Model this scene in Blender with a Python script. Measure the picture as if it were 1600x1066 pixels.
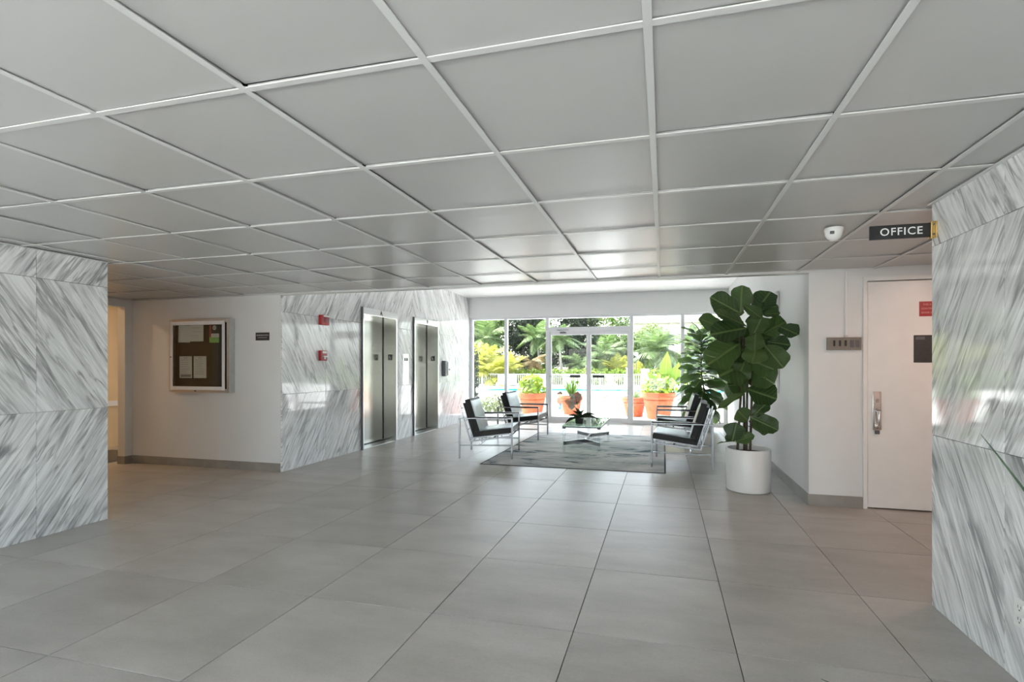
import bpy, bmesh, math, random
import numpy as np
from mathutils import Vector, Matrix
for o in list(bpy.data.objects): bpy.data.objects.remove(o, do_unlink=True)
S = bpy.context.scene
COL = S.collection
random.seed(7)
PI = math.pi

# ---------------------------------------------------------------- camera, sky, sun, exposure
H_EYE, YAW, FPX, CX, CY = 1.30, 0.24, 752.0, 852.6, 572.0
cam = bpy.data.cameras.new('camera'); cam.sensor_width = 36; cam.lens = 36*FPX/1600
cam.shift_x = -(CX-800)/1600; cam.shift_y = (CY-533)/1600; cam.clip_end = 300; cam.clip_start = 0.05
co = bpy.data.objects.new('camera', cam); COL.objects.link(co)
co.location = (0, 0, H_EYE); co.rotation_euler = (PI/2, 0, YAW); S.camera = co

W = bpy.data.worlds.new('world'); S.world = W; W.use_nodes = True
wn = W.node_tree; sky = wn.nodes.new('ShaderNodeTexSky'); sky.sky_type = 'NISHITA'; sky.sun_disc = False
sky.sun_elevation = math.radians(58); sky.sun_rotation = math.radians(-80); sky.dust_density = 3.0; sky.air_density = 1.0
bg = wn.nodes['Background']; hs = wn.nodes.new('ShaderNodeHueSaturation'); hs.inputs['Saturation'].default_value = .42; wn.links.new(sky.outputs[0], hs.inputs['Color']); wn.links.new(hs.outputs[0], bg.inputs[0]); bg.inputs[1].default_value = 0.46
sl = bpy.data.lights.new('sun', 'SUN'); sl.energy = 2.6; sl.angle = math.radians(1.0); sl.color = (1, .96, .9)
so = bpy.data.objects.new('sun', sl); COL.objects.link(so)
sdir = Vector((-0.62, 0.10, 1.0))           # towards the sun
so.rotation_euler = sdir.to_track_quat('Z', 'Y').to_euler(); so.location = (-20, 5, 30)
S.view_settings.view_transform = 'Standard'; S.view_settings.look = 'None'
S.view_settings.gamma = 1; S.view_settings.use_curve_mapping = False
S.view_settings.exposure = 1.9

# ---------------------------------------------------------------- pixel helpers (photo frame 1600x1066)
CYW, SYW = math.cos(YAW), math.sin(YAW)
def ray(u, v):
    a = (u-CX)/FPX; b = (CY-v)/FPX
    return Vector((CYW*a-SYW, SYW*a+CYW, b))
def at_y(u, v, Y):
    d = ray(u, v); return Vector((0, 0, H_EYE)) + d*(Y/d.y)
def at_z(u, v, z=0.0):
    d = ray(u, v); return Vector((0, 0, H_EYE)) + d*((z-H_EYE)/d.z)
def at_dist(u, v, t):
    return Vector((0, 0, H_EYE)) + ray(u, v)*t

# ---------------------------------------------------------------- materials
MATS = {}
def sock(n, name): return n.inputs[name]
def mat(name, col=(.8,.8,.8), rough=.5, metal=0, spec=.5, **kw):
    if name in MATS: return MATS[name]
    m = bpy.data.materials.new(name); m.use_nodes = True; MATS[name] = m
    b = m.node_tree.nodes['Principled BSDF']
    b.inputs['Base Color'].default_value = (*col, 1); b.inputs['Roughness'].default_value = rough
    b.inputs['Metallic'].default_value = metal; b.inputs['Specular IOR Level'].default_value = spec
    if 'emit' in kw:
        b.inputs['Emission Color'].default_value = (*kw['emit'], 1); b.inputs['Emission Strength'].default_value = kw.get('estr', 1)
    if 'coat' in kw: b.inputs['Coat Weight'].default_value = kw['coat']; b.inputs['Coat Roughness'].default_value = kw.get('coatr', .1)
    if 'trans' in kw: b.inputs['Transmission Weight'].default_value = kw['trans']; b.inputs['IOR'].default_value = kw.get('ior', 1.45)
    if kw.get('noise'):                              # (scale, amount) colour mottling and a fine bump
        sc, am = kw['noise'][:2]
        nt = m.node_tree; tc = nt.nodes.new('ShaderNodeTexCoord'); nz = nt.nodes.new('ShaderNodeTexNoise')
        nz.inputs['Scale'].default_value = sc; nz.inputs['Detail'].default_value = 5
        nt.links.new(tc.outputs['Object'], nz.inputs['Vector'])
        rp = nt.nodes.new('ShaderNodeValToRGB'); e = rp.color_ramp.elements
        e[0].position = .3; e[1].position = .7
        e[0].color = (*[c*(1-am) for c in col], 1); e[1].color = (*[min(1, c*(1+am)) for c in col], 1)
        nt.links.new(nz.outputs['Fac'], rp.inputs[0]); nt.links.new(rp.outputs[0], b.inputs['Base Color'])
        if len(kw['noise']) > 2:
            bp = nt.nodes.new('ShaderNodeBump'); bp.inputs['Strength'].default_value = kw['noise'][2]; bp.inputs['Distance'].default_value = .01
            nt.links.new(nz.outputs['Fac'], bp.inputs['Height']); nt.links.new(bp.outputs[0], b.inputs['Normal'])
    return m

def marble(name, lean, light=(.90,.905,.90), dark=(.19,.195,.20), contrast=1.0):
    m = bpy.data.materials.new(name); m.use_nodes = True; nt = m.node_tree; N = nt.nodes; L = nt.links
    b = N['Principled BSDF']; b.inputs['Roughness'].default_value = .055; b.inputs['Specular IOR Level'].default_value = .55
    tc = N.new('ShaderNodeTexCoord'); oi = N.new('ShaderNodeObjectInfo')
    mul = N.new('ShaderNodeMath'); mul.operation = 'MULTIPLY'; mul.inputs[1].default_value = 37.0; L.new(oi.outputs['Random'], mul.inputs[0])
    rot = N.new('ShaderNodeMapping'); rot.inputs['Rotation'].default_value = (0, math.radians(lean), 0); L.new(tc.outputs['Object'], rot.inputs[0])
    add = N.new('ShaderNodeVectorMath'); add.operation = 'ADD'; L.new(rot.outputs[0], add.inputs[0]); L.new(mul.outputs[0], add.inputs[1])
    def streak(sx, sz, detail, dist, p0, p1):
        mp = N.new('ShaderNodeMapping'); mp.inputs['Scale'].default_value = (sx, 1, sz); L.new(add.outputs[0], mp.inputs[0])
        nz = N.new('ShaderNodeTexNoise'); nz.inputs['Scale'].default_value = 1; nz.inputs['Detail'].default_value = detail
        nz.inputs['Roughness'].default_value = .62; nz.inputs['Distortion'].default_value = dist; L.new(mp.outputs[0], nz.inputs['Vector'])
        r = N.new('ShaderNodeMapRange'); r.inputs['From Min'].default_value = p0; r.inputs['From Max'].default_value = p1; L.new(nz.outputs['Fac'], r.inputs['Value'])
        return r.outputs[0]
    def ridge(sx, sz, detail, dist, width):          # thin dark veins along the crest of a stretched noise
        mp = N.new('ShaderNodeMapping'); mp.inputs['Scale'].default_value = (sx, 1, sz); mp.inputs['Location'].default_value = (sx*.37, 3, 1.7); L.new(add.outputs[0], mp.inputs[0])
        nz = N.new('ShaderNodeTexNoise'); nz.inputs['Scale'].default_value = 1; nz.inputs['Detail'].default_value = detail; nz.inputs['Distortion'].default_value = dist; L.new(mp.outputs[0], nz.inputs['Vector'])
        sb = N.new('ShaderNodeMath'); sb.operation = 'SUBTRACT'; sb.inputs[1].default_value = .5; L.new(nz.outputs['Fac'], sb.inputs[0])
        ab = N.new('ShaderNodeMath'); ab.operation = 'ABSOLUTE'; L.new(sb.outputs[0], ab.inputs[0])
        r = N.new('ShaderNodeMapRange'); r.interpolation_type = 'SMOOTHSTEP'; r.inputs['From Max'].default_value = width; r.inputs['To Min'].default_value = 1; r.inputs['To Max'].default_value = 0; L.new(ab.outputs[0], r.inputs['Value']); return r.outputs[0]
    def mul2(p, q):
        k = N.new('ShaderNodeMath'); k.operation = 'MULTIPLY'; L.new(p, k.inputs[0]); L.new(q, k.inputs[1]); return k.outputs[0]
    soft = streak(15, 1.0, 7, .6, .30, .62); fine = streak(75, 3.0, 6, .4, .34, .66); mask = streak(5, 1.2, 3, .6, .42, .60); mask2 = streak(9, 2.2, 3, .6, .42, .58)
    v1 = mul2(ridge(9, .8, 6, .7, .05), mask); v2 = mul2(ridge(22, 1.6, 5, .5, .06), mask2)
    vm = N.new('ShaderNodeMath'); vm.operation = 'MAXIMUM'; L.new(v1, vm.inputs[0]); v2h = N.new('ShaderNodeMath'); v2h.operation = 'MULTIPLY'; v2h.inputs[1].default_value = .8; L.new(v2, v2h.inputs[0]); L.new(v2h.outputs[0], vm.inputs[1])
    sf = N.new('ShaderNodeMath'); sf.operation = 'MULTIPLY_ADD'; sf.inputs[1].default_value = .35; sf.inputs[2].default_value = .35; L.new(soft, sf.inputs[0])
    s2 = N.new('ShaderNodeMath'); s2.operation = 'MULTIPLY_ADD'; s2.inputs[1].default_value = .30; L.new(fine, s2.inputs[0]); L.new(sf.outputs[0], s2.inputs[2])
    iv = N.new('ShaderNodeMath'); iv.operation = 'MULTIPLY_ADD'; iv.inputs[1].default_value = -.78*contrast; iv.inputs[2].default_value = 1; L.new(vm.outputs[0], iv.inputs[0])
    fac = mul2(s2.outputs[0], iv.outputs[0])
    rp = N.new('ShaderNodeValToRGB'); e = rp.color_ramp.elements
    e[0].position = .05; e[0].color = (*dark, 1); e[1].position = .88; e[1].color = (*light, 1)
    L.new(fac, rp.inputs[0]); L.new(rp.outputs[0], b.inputs['Base Color'])
    return m

def floor_mat():
    m = bpy.data.materials.new('porcelain_tile'); m.use_nodes = True; nt = m.node_tree; N = nt.nodes; L = nt.links; b = N['Principled BSDF']
    tc = N.new('ShaderNodeTexCoord'); oi = N.new('ShaderNodeObjectInfo')
    mul = N.new('ShaderNodeMath'); mul.operation = 'MULTIPLY'; mul.inputs[1].default_value = 53.0; L.new(oi.outputs['Random'], mul.inputs[0])
    add = N.new('ShaderNodeVectorMath'); add.operation = 'ADD'; L.new(tc.outputs['Object'], add.inputs[0]); L.new(mul.outputs[0], add.inputs[1])
    mp = N.new('ShaderNodeMapping'); mp.inputs['Scale'].default_value = (1.2, 3.0, 1); L.new(add.outputs[0], mp.inputs[0])
    n1 = N.new('ShaderNodeTexNoise'); n1.inputs['Scale'].default_value = 1.3; n1.inputs['Detail'].default_value = 7; n1.inputs['Roughness'].default_value = .6; L.new(mp.outputs[0], n1.inputs['Vector'])
    n2 = N.new('ShaderNodeTexNoise'); n2.inputs['Scale'].default_value = 60; n2.inputs['Detail'].default_value = 3; L.new(mp.outputs[0], n2.inputs['Vector'])
    rp = N.new('ShaderNodeValToRGB'); e = rp.color_ramp.elements; e[0].position = .3; e[1].position = .72
    e[0].color = (.39, .36, .325, 1); e[1].color = (.54, .51, .47, 1); L.new(n1.outputs['Fac'], rp.inputs[0])
    mix = N.new('ShaderNodeMix'); mix.data_type = 'RGBA'; mix.blend_type = 'MULTIPLY'; mix.inputs['Factor'].default_value = .25
    L.new(rp.outputs[0], mix.inputs['A']); L.new(n2.outputs['Fac'], mix.inputs['B'])
    br = N.new('ShaderNodeMapRange'); br.inputs['To Min'].default_value = .93; br.inputs['To Max'].default_value = 1.08; L.new(oi.outputs['Random'], br.inputs['Value'])
    hv = N.new('ShaderNodeHueSaturation'); L.new(br.outputs[0], hv.inputs['Value']); L.new(mix.outputs['Result'], hv.inputs['Color'])
    L.new(hv.outputs[0], b.inputs['Base Color'])
    rr = N.new('ShaderNodeMapRange'); rr.inputs['To Min'].default_value = .30; rr.inputs['To Max'].default_value = .42; L.new(n1.outputs['Fac'], rr.inputs['Value']); L.new(rr.outputs[0], b.inputs['Roughness'])
    b.inputs['Specular IOR Level'].default_value = .5
    bp = N.new('ShaderNodeBump'); bp.inputs['Strength'].default_value = .06; bp.inputs['Distance'].default_value = .004; L.new(n2.outputs['Fac'], bp.inputs['Height']); L.new(bp.outputs[0], b.inputs['Normal'])
    return m

def leaf_mat(name, c1, c2, rough=.45, trans=.35, veins=False):
    """leaf colour varies from leaf to leaf; light passes through a little"""
    m = bpy.data.materials.new(name); m.use_nodes = True; nt = m.node_tree; N = nt.nodes; L = nt.links; b = N['Principled BSDF']
    g = N.new('ShaderNodeNewGeometry'); oi = N.new('ShaderNodeObjectInfo')
    ad = N.new('ShaderNodeMath'); ad.operation = 'ADD'; L.new(g.outputs['Random Per Island'], ad.inputs[0]); L.new(oi.outputs['Random'], ad.inputs[1])
    fr = N.new('ShaderNodeMath'); fr.operation = 'FRACT'; L.new(ad.outputs[0], fr.inputs[0])
    rp = N.new('ShaderNodeValToRGB'); e = rp.color_ramp.elements; e[0].color = (*c1, 1); e[1].color = (*c2, 1); L.new(fr.outputs[0], rp.inputs[0])
    outc = rp.outputs[0]
    if veins:
        tc = N.new('ShaderNodeTexCoord'); sx = N.new('ShaderNodeSeparateXYZ'); L.new(tc.outputs['Object'], sx.inputs[0])
        ab = N.new('ShaderNodeMath'); ab.operation = 'ABSOLUTE'; L.new(sx.outputs['Y'], ab.inputs[0])
        mid = N.new('ShaderNodeMapRange'); mid.inputs['From Min'].default_value = .012; mid.inputs['From Max'].default_value = .03; mid.inputs['To Min'].default_value = 1; mid.inputs['To Max'].default_value = 0; L.new(ab.outputs[0], mid.inputs['Value'])
        k = N.new('ShaderNodeMath'); k.operation = 'MULTIPLY_ADD'; k.inputs[1].default_value = -.9; L.new(ab.outputs[0], k.inputs[0]); L.new(sx.outputs['X'], k.inputs[2])
        sn = N.new('ShaderNodeMath'); sn.operation = 'SINE'; k2 = N.new('ShaderNodeMath'); k2.operation = 'MULTIPLY'; k2.inputs[1].default_value = 48; L.new(k.outputs[0], k2.inputs[0]); L.new(k2.outputs[0], sn.inputs[0])
        sv = N.new('ShaderNodeMapRange'); sv.inputs['From Min'].default_value = .88; sv.inputs['From Max'].default_value = 1.0; sv.inputs['To Max'].default_value = .55; L.new(sn.outputs[0], sv.inputs['Value'])
        mx = N.new('ShaderNodeMath'); mx.operation = 'MAXIMUM'; L.new(mid.outputs[0], mx.inputs[0]); L.new(sv.outputs[0], mx.inputs[1])
        mc = N.new('ShaderNodeMix'); mc.data_type = 'RGBA'; L.new(mx.outputs[0], mc.inputs['Factor']); L.new(outc, mc.inputs['A']); mc.inputs['B'].default_value = (c2[0]*1.35+.01, c2[1]*1.25, c2[2]*1.3+.005, 1)
        outc = mc.outputs['Result']
        bp = N.new('ShaderNodeBump'); bp.inputs['Strength'].default_value = .35; bp.inputs['Distance'].default_value = .02; L.new(mx.outputs[0], bp.inputs['Height']); L.new(bp.outputs[0], b.inputs['Normal'])
    L.new(outc, b.inputs['Base Color']); b.inputs['Roughness'].default_value = rough
    tr = N.new('ShaderNodeBsdfTranslucent'); L.new(outc, tr.inputs['Color'])
    ms = N.new('ShaderNodeMixShader'); ms.inputs[0].default_value = trans
    L.new(b.outputs[0], ms.inputs[1]); L.new(tr.outputs[0], ms.inputs[2]); L.new(ms.outputs[0], N['Material Output'].inputs['Surface'])
    return m

def pane_mat(name, tint=(.96,.985,.97), gloss=.02):
    """thin sheet of glass: passes light straight through, mirrors by Fresnel"""
    m = bpy.data.materials.new(name); m.use_nodes = True; nt = m.node_tree; N = nt.nodes; L = nt.links
    N.remove(N['Principled BSDF'])
    t = N.new('ShaderNodeBsdfTransparent'); t.inputs[0].default_value = (*tint, 1)
    g = N.new('ShaderNodeBsdfGlossy'); g.inputs['Roughness'].default_value = gloss
    lw = N.new('ShaderNodeLayerWeight'); lw.inputs[0].default_value = .5; pw = N.new('ShaderNodeMath'); pw.operation = 'POWER'; pw.inputs[1].default_value = 5
    L.new(lw.outputs['Facing'], pw.inputs[0]); f = N.new('ShaderNodeMath'); f.operation = 'MULTIPLY_ADD'; f.inputs[1].default_value = .92; f.inputs[2].default_value = .04; L.new(pw.outputs[0], f.inputs[0])
    ms = N.new('ShaderNodeMixShader'); L.new(f.outputs[0], ms.inputs[0]); L.new(t.outputs[0], ms.inputs[1]); L.new(g.outputs[0], ms.inputs[2]); L.new(ms.outputs[0], N['Material Output'].inputs['Surface'])
    return m

def steel_mat(name, col=(.62,.62,.60), rough=.24):
    m = bpy.data.materials.new(name); m.use_nodes = True; nt = m.node_tree; N = nt.nodes; L = nt.links; b = N['Principled BSDF']
    b.inputs['Base Color'].default_value = (*col, 1); b.inputs['Metallic'].default_value = 1; b.inputs['Roughness'].default_value = rough
    tc = N.new('ShaderNodeTexCoord'); mp = N.new('ShaderNodeMapping'); mp.inputs['Scale'].default_value = (3, 3, 260); L.new(tc.outputs['Object'], mp.inputs[0])
    nz = N.new('ShaderNodeTexNoise'); nz.inputs['Scale'].default_value = 1.5; nz.inputs['Detail'].default_value = 4; L.new(mp.outputs[0], nz.inputs['Vector'])
    r = N.new('ShaderNodeMapRange'); r.inputs['To Min'].default_value = rough*.75; r.inputs['To Max'].default_value = rough*1.35; L.new(nz.outputs['Fac'], r.inputs['Value']); L.new(r.outputs[0], b.inputs['Roughness'])
    return m

def rug_mat():
    m = bpy.data.materials.new('rug_pile'); m.use_nodes = True; nt = m.node_tree; N = nt.nodes; L = nt.links; b = N['Principled BSDF']
    b.inputs['Roughness'].default_value = .95; b.inputs['Specular IOR Level'].default_value = .1
    tc = N.new('ShaderNodeTexCoord')
    def nz(scale, sc3, det, dist, rot=0):
        mp = N.new('ShaderNodeMapping'); mp.inputs['Scale'].default_value = sc3; mp.inputs['Rotation'].default_value = (0, 0, rot); L.new(tc.outputs['Object'], mp.inputs[0])
        n = N.new('ShaderNodeTexNoise'); n.inputs['Scale'].default_value = scale; n.inputs['Detail'].default_value = det; n.inputs['Distortion'].default_value = dist; n.inputs['Roughness'].default_value = .65
        L.new(mp.outputs[0], n.inputs['Vector']); return n.outputs['Fac']
    a = nz(1.0, (1, 2.6, 1), 8, 1.2, .5); c = nz(.8, (1, 1.6, 1), 6, .8, -.3); f = nz(150, (1, 1, 1), 2, 0)
    rp = N.new('ShaderNodeValToRGB'); e = rp.color_ramp.elements
    e[0].position = .30; e[0].color = (.04, .07, .085, 1); e[1].position = .56; e[1].color = (.68, .66, .63, 1)
    k = e.new(.39); k.color = (.15, .19, .205, 1); k = e.new(.45); k.color = (.54, .535, .525, 1)
    L.new(a, rp.inputs[0])
    r2 = N.new('ShaderNodeValToRGB'); e = r2.color_ramp.elements; e[0].position = .42; e[0].color = (.72, .77, .78, 1); e[1].position = .55; e[1].color = (1, 1, 1, 1); L.new(c, r2.inputs[0])
    mx = N.new('ShaderNodeMix'); mx.data_type = 'RGBA'; mx.blend_type = 'MULTIPLY'; mx.inputs['Factor'].default_value = 1; L.new(rp.outputs[0], mx.inputs['A']); L.new(r2.outputs[0], mx.inputs['B'])
    L.new(mx.outputs['Result'], b.inputs['Base Color'])
    bp = N.new('ShaderNodeBump'); bp.inputs['Strength'].default_value = .5; bp.inputs['Distance'].default_value = .004; L.new(f, bp.inputs['Height']); L.new(bp.outputs[0], b.inputs['Normal'])
    return m

M_PAINT = mat('white_wall_paint', (.73,.73,.725), .55, noise=(3, .015, .05))
M_PAINT_GLOSS = mat('white_lounge_paint', (.76,.76,.765), .45, noise=(3, .015, .04))
M_TRIM = mat('white_trim_enamel', (.80,.80,.79), .35, noise=(8, .02))
M_CTILE = mat('ceiling_tile_vinyl', (.51,.505,.49), .30, spec=.45, noise=(1.6, .02, .03))
M_CBAR = mat('ceiling_bar_enamel', (.66,.66,.64), .38, noise=(5, .02))
M_VOID = mat('ceiling_void', (.10,.10,.10), .9, noise=(2, .1))
M_FLOOR = floor_mat()
M_GROUT = mat('dark_grout', (.10,.095,.088), .9, noise=(40, .15))
M_BASE = mat('porcelain_baseboard', (.29,.275,.25), .38, noise=(5, .12))
M_MUP = marble('marble_rising', -31); M_MDN = marble('marble_falling', 31)
M_MUPL = marble('marble_pale_rising', -31, (.92,.925,.93), (.31,.315,.325)); M_MDNL = marble('marble_pale_falling', 31, (.92,.925,.93), (.31,.315,.325))
M_STEEL = steel_mat('brushed_steel', (.40,.40,.37), .2); M_STEELB = steel_mat('bright_steel', (.80,.80,.80), .16)
M_CHROME = mat('chrome', (.36,.36,.37), .14, 1, noise=(30, .02))
M_ALU = mat('anodised_aluminium', (.62,.62,.62), .32, 1, noise=(20, .04))
M_WFRAME = mat('white_aluminium_frame', (.78,.78,.80), .35, noise=(10, .02))
M_PANE = pane_mat('window_pane'); M_PANE2 = pane_mat('case_pane', (.93,.95,.93)); M_ACR = pane_mat('acrylic', (.93,.95,.96), .03)
M_TGLASS = pane_mat('green_table_glass', (.78,.90,.82), .02)
M_BLACK = mat('black_plastic', (.02,.02,.02), .35, noise=(20, .1))
M_WPLAST = mat('white_plastic', (.82,.82,.80), .35, noise=(20, .02))
M_DGREY = mat('dark_grey_plastic', (.12,.12,.13), .4, noise=(20, .06))
M_RED = mat('red_enamel', (.38,.018,.02), .35, noise=(20, .08))
M_REDP = mat('red_plastic_sign', (.36,.018,.024), .4, noise=(20, .05))
M_BRASS = mat('polished_brass', (.75,.52,.20), .22, 1, noise=(20, .05))
M_WHITE = mat('white_lettering', (.85,.85,.83), .5, noise=(20, .02))
M_INK = mat('grey_print', (.22,.22,.23), .7, noise=(60, .3))
M_PAPER = mat('paper', (.66,.65,.63), .7, noise=(20, .03))
M_FELT = mat('dark_felt', (.014,.014,.014), .95, noise=(80, .2))
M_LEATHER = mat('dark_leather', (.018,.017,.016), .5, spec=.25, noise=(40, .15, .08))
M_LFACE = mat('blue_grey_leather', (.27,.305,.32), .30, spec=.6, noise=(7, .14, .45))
M_ARM = mat('dark_wood_armrest', (.035,.025,.025), .25, noise=(12, .2))
M_RUG = rug_mat(); M_RUGEDGE = mat('rug_binding', (.07,.07,.07), .9, noise=(40, .1))
M_POTW = mat('white_glazed_planter', (.80,.79,.77), .35, noise=(6, .02))
M_SOIL = mat('soil', (.035,.025,.018), .95, noise=(40, .3, .8))
M_BARK = mat('brown_bark', (.09,.065,.045), .85, noise=(25, .3, .6))
M_TERRA = mat('terracotta', (.38,.095,.035), .8, noise=(9, .18, .15))
M_FIG = leaf_mat('fig_leaf', (.022,.055,.014), (.075,.14,.035), .38, .22, True)
M_FIG2 = leaf_mat('pale_fig_leaf', (.05,.11,.035), (.13,.22,.07), .30, .25, True)
M_LIME = leaf_mat('lime_leaf', (.17,.29,.012), (.36,.46,.04), .45, .45)
M_YUCCA = leaf_mat('yucca_leaf', (.05,.13,.01), (.14,.25,.03), .45, .4)
M_BIGLEAF = leaf_mat('elephant_ear_leaf', (.12,.23,.02), (.24,.36,.06), .4, .45, True)
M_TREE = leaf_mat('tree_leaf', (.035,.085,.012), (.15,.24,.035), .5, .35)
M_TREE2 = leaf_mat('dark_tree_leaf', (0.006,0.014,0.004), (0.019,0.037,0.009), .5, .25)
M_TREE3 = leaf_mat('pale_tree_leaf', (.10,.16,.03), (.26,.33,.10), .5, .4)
M_HEDGE = leaf_mat('hedge_leaf', (.09,.18,.012), (.26,.35,.04), .45, .4)
M_PALM = leaf_mat('palm_leaf', (.06,.12,.03), (.20,.27,.10), .42, .35)
M_PALMY = leaf_mat('yellow_palm_leaf', (.26,.27,.025), (.46,.46,.10), .42, .45)
M_PALMD = leaf_mat('dry_palm_leaf', (0.140,0.081,0.025), (0.217,0.171,0.074), .6, .35)
M_SHRUB = leaf_mat('variegated_leaf', (.10,.15,.05), (.32,.36,.20), .5, .35)
M_SNAKE = leaf_mat('dark_blade_leaf', (.012,.030,.012), (.03,.06,.025), .35, .1)
M_ORCH = leaf_mat('grey_green_petal', (.40,.41,.33), (.58,.58,.50), .6, .3)
M_CORAL = leaf_mat('coral_petal', (.70,.32,.22), (.85,.55,.42), .6, .3)
M_DECK = mat('pale_concrete_deck', (.80,.785,.76), .8, noise=(1.2, .04, .1))
M_WATER = mat('pool_water', (.10,.55,.62), .06, noise=(6, .05, .08))
M_POOLT = mat('pool_tile', (.03,.30,.36), .25, noise=(12, .2))
M_POOLP = mat('pool_plaster', (.35,.72,.75), .6, noise=(5, .05))
M_WARM = mat('cream_warm_paint', (.72,.56,.34), .6, noise=(3, .03))

# ---------------------------------------------------------------- mesh helpers
class MB:
    def __init__(s): s.v = []; s.f = []
    def add(s, vs, fs):
        n = len(s.v); s.v += [tuple(x) for x in vs]; s.f += [tuple(i+n for i in q) for q in fs]; return s
    def box(s, x0, x1, y0, y1, z0, z1):
        return s.add([(x0,y0,z0),(x1,y0,z0),(x1,y1,z0),(x0,y1,z0),(x0,y0,z1),(x1,y0,z1),(x1,y1,z1),(x0,y1,z1)],
            [(0,3,2,1),(4,5,6,7),(0,1,5,4),(1,2,6,5),(2,3,7,6),(3,0,4,7)])
    def bbox(s, x0, x1, y0, y1, z0, z1, b=.004):
        """box with chamfered edges"""
        bm = bmesh.new(); bmesh.ops.create_cube(bm, size=1)
        bmesh.ops.scale(bm, vec=(x1-x0, y1-y0, z1-z0), verts=bm.verts); bmesh.ops.translate(bm, vec=((x0+x1)/2, (y0+y1)/2, (z0+z1)/2), verts=bm.verts)
        b = min(b, .45*min(x1-x0, y1-y0, z1-z0))
        bmesh.ops.bevel(bm, geom=bm.edges[:], offset=b, segments=2, profile=.5, affect='EDGES')
        return s.bm(bm)
    def bm(s, bm):
        bm.verts.index_update(); s.add([v.co[:] for v in bm.verts], [[v.index for v in f.verts] for f in bm.faces]); bm.free(); return s
    def bar(s, a, b, w, h=None, up=(0,0,1)):
        """rectangular bar from a to b"""
        a = Vector(a); b = Vector(b); h = h or w; d = (b-a).normalized(); u = Vector(up)
        if abs(d.dot(u)) > .99: u = Vector((1,0,0))
        x = d.cross(u).normalized(); y = x.cross(d).normalized()
        c = [(-w/2,-h/2),(w/2,-h/2),(w/2,h/2),(-w/2,h/2)]
        return s.add([a+x*p+y*q for p,q in c]+[b+x*p+y*q for p,q in c], [(3,2,1,0),(4,5,6,7),(0,1,5,4),(1,2,6,5),(2,3,7,6),(3,0,4,7)])
    def tube(s, pts, r, n=8, cap=True):
        pts = [Vector(p) for p in pts]; rs = r if isinstance(r, (list, tuple)) else [r]*len(pts); V = []; ref = None
        for i, p in enumerate(pts):
            d = (pts[min(i+1, len(pts)-1)]-pts[max(i-1, 0)]).normalized()
            if ref is None: ref = Vector((1,0,0)) if abs(d.x) < .9 else Vector((0,1,0))
            x = d.cross(ref).normalized(); y = d.cross(x).normalized(); ref = -y if False else ref
            V += [p+(x*math.cos(2*PI*k/n)+y*math.sin(2*PI*k/n))*rs[i] for k in range(n)]
        F = [(i*n+k, i*n+(k+1)%n, (i+1)*n+(k+1)%n, (i+1)*n+k) for i in range(len(pts)-1) for k in range(n)]
        if cap: F += [tuple(range(n))[::-1], tuple(range((len(pts)-1)*n, len(pts)*n))]
        return s.add(V, F)
    def lathe(s, prof, n=32, c=(0,0,0), close=True):
        V = [(c[0]+r*math.cos(2*PI*k/n), c[1]+r*math.sin(2*PI*k/n), c[2]+z) for r, z in prof for k in range(n)]
        F = [(i*n+k, i*n+(k+1)%n, (i+1)*n+(k+1)%n, (i+1)*n+k) for i in range(len(prof)-1) for k in range(n)]
        if close: F += [tuple(range(n))[::-1], tuple(range((len(prof)-1)*n, len(prof)*n))]
        return s.add(V, F)
    def prism(s, poly, z0, z1):
        n = len(poly)
        return s.add([(x,y,z0) for x,y in poly]+[(x,y,z1) for x,y in poly], [tuple(range(n))[::-1], tuple(range(n,2*n))]+[(i,(i+1)%n,n+(i+1)%n,n+i) for i in range(n)])
    def mesh(s, name, m, smooth=False):
        me = bpy.data.meshes.new(name); me.from_pydata(s.v, [], s.f); me.materials.append(m); me.update()
        if smooth:
            me.polygons.foreach_set('use_smooth', [True]*len(me.polygons)); me.set_sharp_from_angle(angle=math.radians(40))
        return me
    def build(s, name, m, parent=None, smooth=False): return link(name, s.mesh(name, m, smooth), parent)
def link(name, data, parent=None, loc=None, rz=None):
    o = bpy.data.objects.new(name, data); COL.objects.link(o); o.parent = parent
    if loc is not None: o.location = loc
    if rz is not None: o.rotation_euler = (0, 0, rz)
    return o
def tag(o, label=None, cat=None, group=None, kind=None):
    if label: o['label'] = label
    if cat: o['category'] = cat
    if group: o['group'] = group
    if kind: o['kind'] = kind
    return o
def thing(name, label, cat, loc=(0,0,0), rz=0, group=None):
    o = link(name, None, None, loc, rz); o.empty_display_size = .1
    return tag(o, label, cat, group)
def struct(name, mb, m, label=None, cat=None):
    o = mb.build(name, m); o['kind'] = 'structure'
    if label: o['label'] = label
    if cat: o['category'] = cat
    return o
def bx(*a): return MB().box(*a)
def bbx(*a): return MB().bbox(*a)
def copy_tree(o, parent=None):
    c = o.copy(); COL.objects.link(c); c.parent = parent
    for ch in list(o.children): copy_tree(ch, c)
    return c
def text(name, body, size, m, parent, loc, rot, extrude=.0006, align='CENTER', bold=0.0, space=1.0):
    cu = bpy.data.curves.new(name, 'FONT'); cu.body = body; cu.size = size; cu.extrude = extrude; cu.offset = bold
    cu.space_character = space; cu.align_x = align; cu.align_y = 'CENTER'; cu.resolution_u = 3
    t = bpy.data.objects.new('tmp', cu); COL.objects.link(t); bpy.context.view_layer.update()
    me = bpy.data.meshes.new_from_object(t.evaluated_get(bpy.context.evaluated_depsgraph_get())); bpy.data.objects.remove(t)
    me.materials.clear(); me.materials.append(m); me.name = name
    o = link(name, me, parent, loc); o.rotation_euler = rot; return o
RXP = (PI/2, 0, 0)                 # lettering that faces -Y
RYL = (PI/2, 0, PI/2)              # lettering that faces +X

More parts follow.
